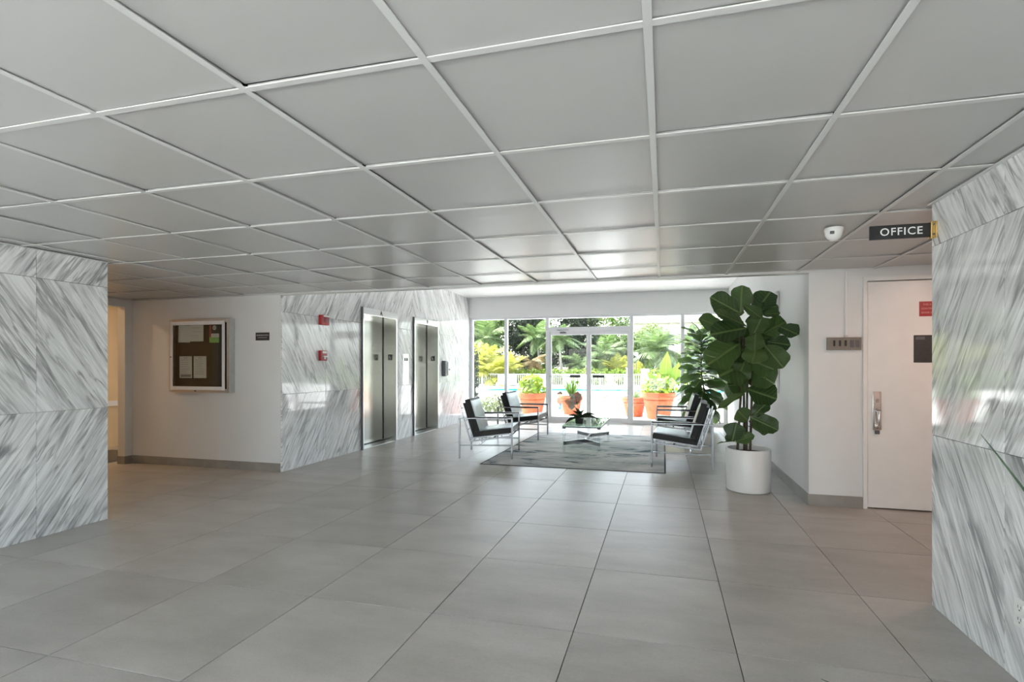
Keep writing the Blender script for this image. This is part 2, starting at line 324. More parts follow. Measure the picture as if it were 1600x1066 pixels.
# ================================================================ the building shell
TILE, FX0, FY0 = 0.7518, -0.4285, 2.3192
CT, OX, OY, ZC = 0.6254, -0.0394, 1.2577, 2.175
XL, XR, YLE, YRE = -4.583, 1.417, 3.087, 3.04          # marble faces and where they end
YN, XE, YG, XLW = 4.957, -4.536, 10.88, 1.319          # notice wall, elevator wall, glass, lounge right wall
ZL, ZSOF = 2.93, 2.42                                  # lounge ceiling, soffit
YB = -1.35                                              # glazed entrance front behind the camera
XCL, XCR = -6.92, 3.4                                  # corridor ends

fl = struct('floor', bx(-8.8, 3.6, YB-.1, YG+.12, -.20, -.009), M_GROUT, 'large grey porcelain tile floor of the lobby')
tile_cache = {}
for i in range(-12, 6):
    for j in range(-8, 13):
        x0, y0 = FX0+i*TILE, FY0+j*TILE; x1, y1 = x0+TILE, y0+TILE
        x0, x1 = max(x0, -8.8), min(x1, 3.6); y0, y1 = max(y0, YB), min(y1, YG)
        if x1-x0 < .03 or y1-y0 < .03: continue
        cx, cy = (x0+x1)/2, (y0+y1)/2
        if cx < -4.9 and (y1 < 2.9 or y0 > 5.1) and not (cx < -7 and 3 < cy < 6.8): continue
        if cx > 1.7 and (y1 < 2.9 or y0 > 5.1): continue
        if cx < -7 and (y1 < 3.0 or y0 > 6.8): continue
        w, d = round(x1-x0, 3), round(y1-y0, 3)
        if (w, d) not in tile_cache:
            g = .0022; tile_cache[(w, d)] = bbx(-w/2+g, w/2-g, -d/2+g, d/2-g, -.009, 0, .0012).mesh('tile', M_FLOOR)
        link('tile', tile_cache[(w, d)], fl, (cx, cy, 0))

# ---- dropped ceiling
ce = struct('ceiling', bx(XCL-.1, 3.6, YB, 4.90, ZC+.10, ZC+.14), M_VOID, 'dropped ceiling of white square tiles in an exposed grid')
ct_cache = {}
rc = random.Random(3)
YCE = 4.895
for p in range(-12, 7):
    for q in range(-8, 7):
        x0, y0 = OX+p*CT, OY+q*CT; x1, y1 = x0+CT, y0+CT
        x0, x1 = max(x0, XCL), min(x1, 3.4); y0, y1 = max(y0, YB), min(y1, YCE)
        if x1-x0 < .04 or y1-y0 < .04: continue
        if x1 <= XL+.01 and y1 < YLE or x0 >= XR-.01 and y1 < YRE: continue
        if x0 < XL and y1 < YLE: x0 = XL
        if x1 > XR and y1 < YRE: x1 = XR
        if x1-x0 < .04: continue
        w, d = round(x1-x0, 3), round(y1-y0, 3)
        if (w, d) not in ct_cache:
            g = .004; ct_cache[(w, d)] = bbx(-w/2+g, w/2-g, -d/2+g, d/2-g, 0, .012, .003).mesh('ceiling_tile', M_CTILE)
        t = link('ceiling_tile', ct_cache[(w, d)], ce, ((x0+x1)/2, (y0+y1)/2, ZC+.0085+rc.uniform(0, .003)))
        t.rotation_euler = (rc.gauss(0, .0065), rc.gauss(0, .0065), 0)
def cbar(x0, x1, y0, y1, dz=0): bbx(x0, x1, y0, y1, ZC+dz, ZC+.004+dz, .001).build('grid_bar', M_CBAR, ce)
for p in range(-11, 7):
    x = OX+p*CT
    ya = YB if XL < x < XR else (YLE if x <= XL else YRE)
    if XCL < x < 3.4: cbar(x-.012, x+.012, ya, YCE, -.0006)
for q in range(-7, 7):
    y = OY+q*CT
    if not YB < y < YCE: continue
    xa = XL if y < YLE else XCL; xb = XR if y < YRE else 3.4
    cbar(xa, xb, y-.012, y+.012)
cbar(XL, XL+.022, YB, YLE, -.002); cbar(XR-.022, XR, YB, YRE, -.002)     # wall angles along the marble
cbar(XCL, XE, YCE+.035, YN, -.002)
MB().bbox(XE, XLW, YCE+.004, YN+.03, ZC-.012, ZC+.075, .004).build('edge_trim', M_CBAR, ce)
struct('ceiling', bx(XE-.4, XLW+.4, YN+.02, YG+.3, ZL, ZL+.12), M_PAINT_GLOSS, 'smooth white lounge ceiling')
struct('trim_1', bx(XE, XLW, YN-.02, YN+.02, ZC+.076, ZL+.1), M_PAINT_GLOSS, 'white fascia above the edge of the dropped ceiling')
struct('roof', bx(-9.0, 3.8, YB-1.0, YG+.35, ZL+.125, ZL+.38), M_PAINT, 'flat roof slab')

# ---- walls
def side_panels(wall, X, segs, rows, mats, t=.02, face=1):
    """stone slabs on a wall that runs along Y; face=+1 when the stone looks towards +X"""
    for (y0, y1) in segs:
        for k, (z0, z1) in enumerate(rows):
            m = mats[k % 2] if not callable(mats) else mats(y0, k)
            me = bbx(.0012, y1-y0-.0012, 0, t, 0.0012, z1-z0-.0012, .0014).mesh('marble_panel', m)
            o = link('marble_panel', me, wall, (X if face > 0 else X+t, y0, z0), PI/2)
rows = [(0, .95), (.95, 1.965), (1.965, ZC+.01)]
wl = struct('wall_left', bx(-6.9, XL-.02, YB, YLE-.001, 0, ZL+.1), M_PAINT, 'wall clad in grey veined white marble beside the left corridor')
segs = [(YLE-.48, YLE)]; y = YLE-.48
while y > YB+.3: segs.append((max(YB, y-.62), y)); y -= .62
side_panels(wl, XL, segs, rows, (M_MUP, M_MDN))
wr = struct('wall_right', bx(XR+.02, 3.6, YB, YRE-.001, 0, ZL+.1), M_PAINT, 'wall clad in grey veined white marble that carries the office sign')
rows_r = [(0, .926), (.926, 1.946), (1.946, ZC+.01)]
segs = [(YRE-.572, YRE)]; y = YRE-.572
while y > YB+.3: segs.append((max(YB, y-.62), y)); y -= .62
side_panels(wr, XR, segs, rows_r, (M_MUP, M_MDN), face=-1)
# notice wall and corridor end wall with a doorway
wn_ = struct('wall_notice', bx(XCL-.12, XE-.3, YN, YN+.14, 0, ZL+.1), M_PAINT, 'plain white wall carrying the notice case')
bx(XE-.3, XE-.0215, YN, YN+.139, 0, ZL+.1).build('wall_corner', M_PAINT, wn_)
struct('wall_corridor_end', MB().box(XCL-.12, XCL, 4.86, YN-.001, 0, ZL).box(XCL-.12, XCL, YLE-.2, 4.86, 2.08, ZL).box(XCL-.12, XCL, YLE-.5, 3.5, 0, 2.08), M_PAINT, 'white wall with a doorway at the end of the left corridor')
# room behind that doorway
struct('wall_side_room', MB().box(-8.75, -8.6, 2.6, 6.9, 0, 2.5).box(-8.6, XCL-.12, 6.75, 6.9, 0, 2.5).box(-8.6, XCL-.12, 2.6, 2.75, 0, 2.5), M_WARM, 'warm cream walls of the side room')
struct('ceiling', bx(-8.75, XCL-.121, 2.6, 6.9, 2.5, 2.6), M_WARM, 'cream ceiling of the side room')
struct('trim_2', bx(-8.6, -8.57, 2.76, 6.74, .66, .74), M_TRIM, 'chair rail along the side room wall')
# elevator wall
we = struct('wall_elevator', MB().box(XE-.9, XE-.021, YN+.14, 6.54, 0, ZL+.1).box(XE-.9, XE-.021, 7.55, 8.12, 0, ZL+.1).box(XE-.9, XE-.021, 9.15, YG+.1, 0, ZL+.1)
     .box(XE-.9, XE-.021, 6.54, 7.55, 2.2, ZL+.1).box(XE-.9, XE-.021, 8.12, 9.15, 2.2, ZL+.1), M_PAINT, 'polished marble wall with two elevators')
erows = [(0, .95), (.95, 1.965), (1.965, ZL+.01)]
pick = lambda y0, k: ((M_MUPL, M_MDNL)[k % 2] if y0 < 7.6 else (M_MUPL, M_MDNL, M_MDNL)[k])
side_panels(we, XE, [(YN+.001, 5.74), (5.742, 6.54), (7.55, 8.12), (9.15, 10.0), (10.002, YG)], erows, pick)
side_panels(we, XE, [(6.541, 7.549), (8.121, 9.149)], [(2.217, ZL+.01)], lambda y0, k: M_MUPL if y0 < 7 else M_MDNL)
# lounge right wall, door wall
struct('wall_lounge_right', bx(XLW, XLW+.14, YN+.16, YG+.1, 0, ZL+.1), M_PAINT_GLOSS, 'white lounge wall behind the fiddle leaf fig')
DX0, DX1, DZ = 1.807, 2.72, 2.065
struct('wall_office', MB().box(XLW, 1.766, YN-.002, YN+.16, 0, ZL+.1).box(2.762, 3.6, YN-.002, YN+.16, 0, ZL+.1).box(1.766, 2.762, YN-.002, YN+.16, 2.108, ZL+.1), M_PAINT, 'white wall with the office door')
struct('wall_corridor_right', bx(3.4, 3.55, YRE, YN-.003, 0, ZL), M_PAINT, 'white end wall of the right corridor')
# office door
fr = struct('trim_3', MB().box(1.766, DX0-.008, YN-.018, YN+.14, 0, DZ+.008).box(DX1+.008, 2.762, YN-.018, YN+.14, 0, DZ+.008).box(1.766, 2.762, YN-.018, YN+.14, DZ+.008, 2.108), M_TRIM, 'white steel frame of the office door')
dr = struct('door_1', bbx(DX0, DX1, YN+.004, YN+.048, .012, DZ, .003), M_TRIM, 'white flush office door with pull handle')
bx(DX0-.02, DX1+.02, YN+.052, YN+.056, 0, DZ+.02).build('gap_shadow_strip', M_BLACK, dr)
bx(DX0, DX1, YN+.06, YN+.09, 0, .011).build('threshold', M_BLACK, dr)
hp = bbx(1.846, 1.918, YN-.006, YN+.004, .72, 1.068, .018).build('handle_plate', M_STEELB, dr, True); hp['label'] = 'satin steel handle plate'
MB().tube([(1.882, YN-.010, .985), (1.882, YN-.004, .985)], .017, 16).build('keyhole', M_ALU, hp, True)
MB().tube([(1.882, YN-.004, .90), (1.882, YN-.045, .885), (1.882, YN-.05, .83), (1.882, YN-.045, .765), (1.882, YN-.004, .745)], [.016, .014, .012, .012, .014], 10).build('grip', M_STEELB, hp, True)
bbx(1.866, 1.900, YN-.04, YN+.002, .893, .906, .003).build('thumb_latch', M_DGREY, hp)
bbx(1.864, 1.900, YN-.016, YN+.004, .682, .716, .003).build('lock_case', M_DGREY, hp)
# baseboards of cut tile
def baseboard(name, pts, label, h=.105, t=.011, step=.60):
    (xa, ya), (xb, yb) = pts; L = math.dist(*pts); n = max(1, round(L/step)); ang = math.atan2(yb-ya, xb-xa)
    e = link(name, None, None, (xa, ya, 0), ang); e['kind'] = 'structure'; e['label'] = label
    me = bbx(.001, L/n-.001, 0, t, 0, h, .0012).mesh('baseboard_tile', M_BASE)
    for k in range(n): link('baseboard_tile', me, e, (k*L/n, 0, 0))
    return e
baseboard('baseboard_notice', ((XE-.022, YN), (XCL+.012, YN)), 'grey tile baseboard under the notice case', step=.55)
baseboard('baseboard_jamb', ((XCL, YN-.012), (XCL, 4.86)), 'grey tile baseboard beside the doorway')
baseboard('baseboard_reveal', ((XCL+.011, 4.86), (XCL-.12, 4.86)), 'short grey tile baseboard in the doorway reveal')
baseboard('baseboard_lounge', ((XLW, YN+.0), (XLW, YG-.05)), 'grey tile baseboard along the lounge wall')
baseboard('baseboard_office', ((1.764, YN-.002), (XLW-.011, YN-.002)), 'grey tile baseboard beside the office door', step=.46)
baseboard('baseboard_right', ((XR+.001, YRE), (3.4, YRE)), 'grey tile baseboard on the corridor side of the marble wall')

# ---- glazed front to the pool
soff = struct('trim_4', bx(XE, XLW, YG-.10, YG+.1, ZSOF+.03, ZL), M_PAINT_GLOSS, 'deep white soffit above the glass front')
def glazing(name, label, xs, doors, y, z0, z1, head, dz):
    """xs: post centres; doors: index of the bay that holds the double door"""
    e = link(name, None, None, (0, y, 0)); e['kind'] = 'structure'; e['label'] = label
    pw = .075
    for k, x in enumerate(xs): bbx(x-pw/2, x+pw/2, -.045, .045, z0, z1, .004).build('post', M_WFRAME, e)
    for k in range(len(xs)-1):
        a, b = xs[k]+pw/2, xs[k+1]-pw/2
        bbx(a, b, -.04, .04, z1-.05, z1, .003).build('top_rail', M_WFRAME, e)
        if k == doors:
            bbx(a, b, -.045, .045, head-.045, head+.045, .003).build('transom_bar', M_WFRAME, e)
            bx(a, b, -.003, .003, head+.045, z1-.05).build('pane', M_PANE, e)
            mid = (a+b)/2
            bx(a, b, -.05, .05, 0, .012).build('door_sill', M_ALU, e)
            for s, (p, q) in enumerate(((a+.004, mid-.002), (mid+.002, b-.004))):
                d = link('door_leaf', None, e, (0, 0, 0)); st = .052; top = head-.048
                mb = MB().bbox(p, p+st, -.022, .022, .016, top, .003).bbox(q-st, q, -.022, .022, .016, top, .003).bbox(p+st, q-st, -.022, .022, top-.085, top, .003).bbox(p+st, q-st, -.022, .022, .016, .13, .003)
                mb.build('door_frame', M_WFRAME, d); bx(p+st, q-st, -.003, .003, .13, top-.085).build('pane', M_PANE, d)
                MB().bar((p+.01, -.06, 1.06), (q-.01, -.06, 1.06), .028, .028).bar((p+.025, -.06, 1.06), (p+.025, -.02, 1.06), .03, .03).bar((q-.025, -.06, 1.06), (q-.025, -.02, 1.06), .03, .03).build('push_bar', M_ALU, d)
                lx = (q-.42, q-.18) if s == 0 else (p+.1, p+.36)
                bbx(lx[0], lx[1], -.09, -.045, 1.035, 1.095, .004).build('push_plate', M_BLACK, d)
                if s == 0:
                    cl = bbx(p+.26, p+.40, -.065, -.024, top-.045, top-.018, .004).build('door_closer', M_DGREY, d)
                    MB().bar((p+.36, -.05, top-.01), (p+.20, -.12, top+.03), .012, .006).bar((p+.20, -.12, top+.03), (p+.46, -.045, top+.03), .012, .006).build('closer_arm', M_DGREY, cl)
        else:
            bbx(a, b, -.04, .04, 0, .10, .003).build('bottom_rail', M_WFRAME, e)
            bx(a, b, -.003, .003, .10, z1-.05).build('pane', M_PANE, e)
    return e
glazing('window_1', 'white framed glass front with double doors opening to the pool', [XE+.04, -3.624, -2.614, -.690, .404, XLW-.04], 2, YG, 0, ZSOF+.03, 2.145, 2.10)
glazing('window_2', 'white framed glass entrance front at the street side', [XL+.06, -3.1, -1.6, 0.2, XR-.06], 2, YB+.05, 0, ZC, 2.10, 2.05)
struct('trim_5', bx(XL, XR, YB, YB+.1, ZC, ZL+.1), M_PAINT, 'white lintel above the entrance glass')

# ================================================================ elevators
def elevator(y0, y1, letter, label):
    e = thing('elevator', label, 'elevator', (XE, y0, 0)); W_ = y1-y0; fw = .034; top = 2.105; hd = 2.216; d = .235
    MB().bbox(-d, .035, 0, fw, 0, top, .003).build('jamb', M_STEELB, e)
    MB().bbox(-d, .022, W_-.035, W_, 0, top, .003).build('jamb', M_STEELB, e)
    bbx(-.03, .035, -.002, fw*.3, 0, hd, .003).build('edge_strip', M_DGREY, e)
    hdr = bbx(-d, .03, .016, W_, top, hd, .003).build('header', M_STEELB, e)
    text('letter', letter, .095, M_BLACK, hdr, (.032, W_/2, (top+hd)/2), RYL, bold=.002)
    bx(-d-.05, -d, fw, W_-.035, .006, top).build('door_panel', M_STEEL, e)
    bx(-d-.02, -.0, fw, W_-.035, 0, .006).build('sill', M_ALU, e)
    bx(-d, -d+.010, W_-.046, W_-.036, .006, top).build('door_gap_shadow', M_BLACK, e); bx(-d, -d+.012, fw, W_-.046, .006, .022).build('door_gap_shadow', M_BLACK, e)  # black strips stand in for the shadow lines beside and under the door
    rv = bx(-d, .02, W_-.036, W_-.0335, .006, top).build('reveal', M_STEEL, e)
    fp = bbx(-.135, -.055, W_-.042, W_-.036, 1.40, 1.50, .002).build('floor_plate', M_BLACK, e)
    text('floor_mark', 'L', .06, M_WHITE, fp, (-.095, W_-.0425, 1.455), RXP, bold=.001); bx(-.11, -.08, W_-.0425, W_-.0418, 1.412, 1.418).build('braille_line', M_WHITE, fp)
    return e
elevator(6.54, 7.55, 'A', 'stainless steel elevator marked A next to the fire alarm')
elevator(8.12, 9.15, 'B', 'stainless steel elevator marked B next to the wall dispenser')
# car shafts behind the doors stay closed by the wall box

cp = thing('call_panel', 'pale elevator call panel between the two elevators', 'panel', (XE, 7.76, .97))
bbx(0, .012, 0, .20, 0, .55, .004).build('plate', M_STEELB, cp)
for k in (0, 1): bbx(.012, .018, .045+.07*k, .085+.07*k, .42, .475, .003).build('button', M_BLACK, cp)
bbx(.012, .015, .06, .14, .355, .375, .001).build('inscription_strip', M_ALU, cp)

sd = thing('sanitizer_dispenser', 'dark and white wall dispenser beyond elevator B', 'dispenser', (XE, 9.32, 1.08))
bbx(0, .09, 0, .10, 0, .33, .015).build('housing', M_DGREY, sd, True)
bbx(0, .105, .10, .20, .02, .31, .02).build('cover', M_WPLAST, sd, True)
bbx(.06, .115, .125, .175, .13, .16, .006).build('push_lever', M_DGREY, sd)

fa = thing('fire_alarm_strobe', 'red fire alarm horn strobe high on the marble wall', 'fire alarm', (XE, 5.60, 1.86))
bbx(0, .05, 0, .155, 0, .135, .006).build('housing', M_RED, fa)
MB().tube([(.05, .10, .065), (.056, .10, .065)], .045, 18).build('horn_grille', M_RED, fa, True)
bbx(.05, .062, .03, .15, .108, .13, .004).build('strobe_lens', M_WPLAST, fa)
for k in range(3): bx(.056, .0575, .07+.022*k, .08+.022*k, .04, .09).build('slot', M_DGREY, fa)
fp = thing('fire_pull_station', 'small red fire alarm pull station below the strobe', 'fire alarm', (XE, 5.595, 1.372))
bbx(0, .045, 0, .125, 0, .14, .006).build('housing', M_RED, fp)
bbx(.045, .05, .025, .105, .10, .13, .002).build('white_label', M_WPLAST, fp)
MB().bbox(.045, .07, .02, .105, .045, .065, .004).bbox(.045, .06, .05, .075, .02, .05, .003).build('pull_handle', M_WPLAST, fp)

# ================================================================ notice wall things
nb = thing('notice_case', 'glazed aluminium notice case with papers on dark felt', 'notice board', (-6.19, YN, .965))
w, hgt, dp = .95, .93, .085
MB().bbox(0, .04, -dp, -.001, 0, hgt, .003).bbox(w-.04, w, -dp, -.001, 0, hgt, .003).bbox(.04, w-.04, -dp, -.001, 0, .045, .003).bbox(.04, w-.04, -dp, -.001, hgt-.045, hgt, .003).build('case_frame', M_ALU, nb)
bx(.04, w-.04, -.03, -.002, .045, hgt-.045).build('felt_back', M_FELT, nb)
dfr = MB().bbox(.03, .07, -dp-.012, -dp-.001, .03, hgt-.03, .002).bbox(w-.10, w-.06, -dp-.012, -dp-.001, .03, hgt-.03, .002).bbox(.07, w-.10, -dp-.012, -dp-.001, .03, .075, .002).bbox(.07, w-.10, -dp-.012, -dp-.001, hgt-.075, hgt-.03, .002).build('door_frame', M_WFRAME, nb)
bx(.07, w-.10, -dp-.006, -dp-.003, .075, hgt-.075).build('pane', M_PANE2, dfr)
MB().tube([(.045, -dp-.012, .45), (.045, -dp-.018, .45)], .008, 10).build('lock', M_DGREY, dfr); MB().tube([(w*.45, -dp-.012, .02), (w*.45, -dp, .02)], .008, 10).build('latch', M_DGREY, nb)
def paper(x, z, pw, ph, label, m=M_PAPER, lines=8, head=True, seed=0, tilt=0):
    r = random.Random(seed); t = thing('notice_paper', label, 'paper', (-6.19+x, YN-.0305, .965+z)); t.rotation_euler = (0, tilt, 0)
    bx(0, pw, -.0012, -.0002, 0, ph).build('sheet', m, t)
    mb = MB()
    for k in range(lines):
        zz = ph*(.82-.72*k/max(1, lines)); a = pw*.12; b = pw*r.uniform(.6, .9); mb.box(a, b, -.0018, -.0013, zz, zz+ph*.014)
    if lines: mb.build('printed_lines', M_INK, t)
    if head: bx(pw*.35, pw*.65, -.0018, -.0013, ph*.91, ph*.935).build('heading', M_INK, t)
    return t
paper(.085, .64, .19, .22, 'blank sheet pinned in the top corner of the notice case', lines=0, head=False, tilt=.02)
paper(.27, .65, .22, .21, 'wide notice with a short printed block at the top', lines=3, head=False, seed=2)
p3 = paper(.105, .18, .20, .28, 'typed sheet with a dark band along its foot', seed=3, lines=7); bx(.02, .19, -.0018, -.0013, .012, .045).build('dark_band', M_INK, p3)
paper(.335, .18, .20, .28, 'plain typed letter beside the sheet with the dark band', seed=4, lines=9)
gp = thing('notice_poster', 'small black and green poster with a round emblem', 'poster', (-6.19+.585, YN-.0305, .965+.63))
bx(0, .15, -.0012, -.0002, .115, .24).build('black_field', M_FELT, gp); bx(0, .15, -.0012, -.0002, 0, .07).build('green_field', mat('green_print', (.22,.42,.10), .6, noise=(20, .1)), gp)
bx(.0, .15, -.0012, -.0002, .07, .115).build('white_field', M_PAPER, gp); bx(0, .03, -.0016, -.0012, .07, .22).build('red_stripe', mat('red_print', (.28,.05,.05), .6, noise=(20, .1)), gp)
em = MB(); n = 20
em.add([(.08+r*math.cos(2*PI*k/n), -.0018, .19+r*math.sin(2*PI*k/n)) for r in (.028, .020) for k in range(n)], [(k, (k+1) % n, n+(k+1) % n, n+k) for k in range(n)]); em.box(.075, .085, -.0019, -.0014, .178, .202)
em.build('emblem', M_WHITE, gp)
for k in range(3): bx(.045, .14, -.0016, -.0012, .077+k*.012, .081+k*.012).build('printed_line', M_INK, gp)

sg = thing('room_sign', 'small black wall sign with two lines of pale lettering', 'sign', (-4.92, YN, 1.616))
bbx(0, .20, -.008, -.0005, 0, .098, .001).build('plate', M_BLACK, sg)
gm = mat('worn_grey_lettering', (.33,.33,.32), .6, noise=(40, .2))
mb = MB(); r = random.Random(5); x = .015
while x < .185:
    ww = r.uniform(.006, .012); mb.box(x, x+ww, -.0095, -.008, .056, .074); x += ww+.004
mb.build('upper_line', gm, sg); mb = MB(); x = .035
while x < .16:
    ww = r.uniform(.004, .009); mb.box(x, x+ww, -.0095, -.008, .030, .040); x += ww+.003
mb.build('lower_line', gm, sg)

# ================================================================ right corridor things
os_ = thing('office_sign', 'black blade sign reading OFFICE on a brass bracket', 'sign', (XR+.0, 3.0, 1.992))
bbx(-.315, -.022, -.006, .006, 0, .076, .001).build('blade', M_BLACK, os_)
text('lettering', 'OFFICE', .058, M_WHITE, os_, (-.165, -.0068, .037), RXP, bold=.0004, space=1.12)
br = MB().bbox(-.030, -.004, -.016, -.0065, -.006, .082, .003).bbox(-.030, -.004, .0065, .016, -.006, .082, .003).bbox(-.008, -.0008, -.02, .02, -.006, .082, .003)
br.build('bracket', M_BRASS, os_)
for z in (.012, .064): MB().tube([(-.017, -.016, z), (-.017, -.019, z)], .005, 10).build('screw', M_DGREY, os_)

sc = thing('dome_camera', 'white dome security camera under the ceiling tiles', 'camera', (1.05, 3.40, ZC-.0015))
MB().lathe([(.052, 0), (.055, -.010), (.052, -.022)], 28).build('mount_ring', M_WPLAST, sc, True)
MB().lathe([(.052, -.022), (.048, -.045), (.038, -.065), (.022, -.078), (.002, -.082)], 28).build('dome', M_WPLAST, sc, True)
bbx(-.036, -.012, -.052, -.042, -.046, -.028, .002).build('lens_window', M_DGREY, sc)

ic = thing('entry_panel', 'grey metal intercom box with small switches under a conduit', 'intercom', (1.468, YN-.002, 1.446))
bbx(0, .277, -.035, -.0005, 0, .115, .003).build('box', mat('bronze_grey_metal', (.24,.215,.185), .45, .4, noise=(20, .06)), ic)
for k in range(3): bbx(.045+k*.047, .062+k*.047, -.042, -.035, .035, .088, .002).build('switch', M_BLACK, ic)
for k in range(2): bbx(.185+k*.042, .217+k*.042, -.039, -.035, .025, .09, .002).build('key_block', M_DGREY, ic)
cd = thing('conduit', 'white surface conduit running up from the intercom box', 'conduit', (1.628, YN-.002, 1.562))
bbx(-.009, .009, -.014, -.0005, 0, ZC-.004-1.562, .003).build('trunking', M_TRIM, cd); bbx(-.014, .014, -.018, -.0005, 0, .02, .002).build('connector', M_ALU, cd)

rs = thing('door_sign', 'red sign with white lettering high on the office door', 'sign', (2.215, YN+.004, 1.742))
bbx(0, .20, -.004, -.0003, 0, .132, .001).build('plate', M_REDP, rs)
pk = mat('pink_lettering', (.72,.42,.40), .6, noise=(20, .05))
for k, s_ in enumerate(('THIS A', 'CONTROL', 'DOOR ST')): text('lettering', s_, .021, pk, rs, (.016+(.012 if k == 0 else 0), -.0045, .104-k*.036), RXP, align='LEFT')
bn = thing('door_notice', 'black rectangular plate below the red door sign', 'sign', (2.172, YN+.004, 1.33))
bbx(0, .21, -.004, -.0003, 0, .245, .001).build('plate', mat('matte_black_sheet', (.035,.035,.036), .6, noise=(60, .2)), bn); bx(.015, .085, -.0048, -.0041, .205, .232).build('grey_tab', M_DGREY, bn)

ol = thing('wall_outlet', 'white double power outlet low on the right marble wall', 'outlet', (XR, 2.40, .232))
bbx(-.006, -.0003, -.075, 0, 0, .118, .002).build('cover_plate', M_WPLAST, ol)
for k in (0, 1):
    s = bbx(-.009, -.006, -.056, -.019, .014+.05*k, .05+.05*k, .006).build('socket', M_WPLAST, ol)
    MB().box(-.0094, -.009, -.047, -.044, .030+.05*k, .042+.05*k).box(-.0094, -.009, -.031, -.028, .030+.05*k, .042+.05*k).box(-.0094, -.009, -.041, -.034, .019+.05*k, .025+.05*k).build('slot', M_BLACK, s)

wp = thing('wall_mirror', 'tall narrow metal framed panel hung on the lounge wall', 'mirror', (XLW, 6.14, .98))
MB().bbox(-.03, -.0005, 0, .03, 0, 1.2, .003).bbox(-.03, -.0005, .20, .23, 0, 1.2, .003).bbox(-.03, -.0005, .03, .20, 0, .03, .003).bbox(-.03, -.0005, .03, .20, 1.17, 1.2, .003).build('frame', M_ALU, wp)
bx(-.018, -.002, .03, .20, .03, 1.17).build('panel', M_STEEL, wp)

# ================================================================ lounge furniture
rug = thing('area_rug', 'grey area rug with dark teal abstract streaks', 'rug', (-1.165, 7.54, 0))
hw, hd = 1.195, 1.56
bm = bmesh.new(); bmesh.ops.create_grid(bm, x_segments=30, y_segments=40, size=1)
for v in bm.verts: v.co = (v.co.x*(hw-.02), v.co.y*(hd-.02), .0055+.0004*math.sin(v.co.x*23)*math.sin(v.co.y*31))
MB().bm(bm).build('pile', M_RUG, rug, True)
MB().bbox(-hw, hw, -hd, -hd+.022, .0002, .0060, .002).bbox(-hw, hw, hd-.022, hd, .0002, .0060, .002).bbox(-hw, -hw+.022, -hd+.022, hd-.022, .0002, .0060, .002).bbox(hw-.022, hw, -hd+.022, hd-.022, .0002, .0060, .002).build('binding', M_RUGEDGE, rug)
ZR = .0062

def slab(a, b, half, th, bulge=.012, nx=10, ny=12, name='', m=None, parent=None):
    """padded cushion between two points of the side profile (x,z); thickness along the upper normal"""
    a = Vector((a[0], 0, a[1])); b = Vector((b[0], 0, b[1])); d = (b-a); Ln = d.length; d.normalize(); nrm = Vector((-d.z, 0, d.x))
    if nrm.z < 0: nrm = -nrm
    V = []; F = []
    for side in (0, 1):
        for i in range(nx+1):
            for j in range(ny+1):
                s, t = i/nx, j/ny; edge = (1-abs(2*s-1)**6)*(1-abs(2*t-1)**6)
                o = (th*(1 if side else 0)) + (bulge*edge if side else 0)
                inset = .008*(side)
                V.append(a+d*(inset+(Ln-2*inset)*s)+nrm*o+Vector((0, -half+inset+(2*half-2*inset)*t, 0)))
    W1 = ny+1; K = (nx+1)*W1
    for i in range(nx):
        for j in range(ny):
            q = (i*W1+j, i*W1+j+1, (i+1)*W1+j+1, (i+1)*W1+j); F.append(q); F.append(tuple(x+K for x in q[::-1]))
    rim = [i*W1 for i in range(nx+1)]+[nx*W1+j for j in range(1, ny+1)]+[i*W1+ny for i in range(nx-1, -1, -1)]+[j for j in range(ny-1, 0, -1)]
    for k in range(len(rim)): p, q = rim[k], rim[(k+1) % len(rim)]; F.append((p, q, q+K, p+K))
    return MB().add(V, F).build(name, m, parent, True)
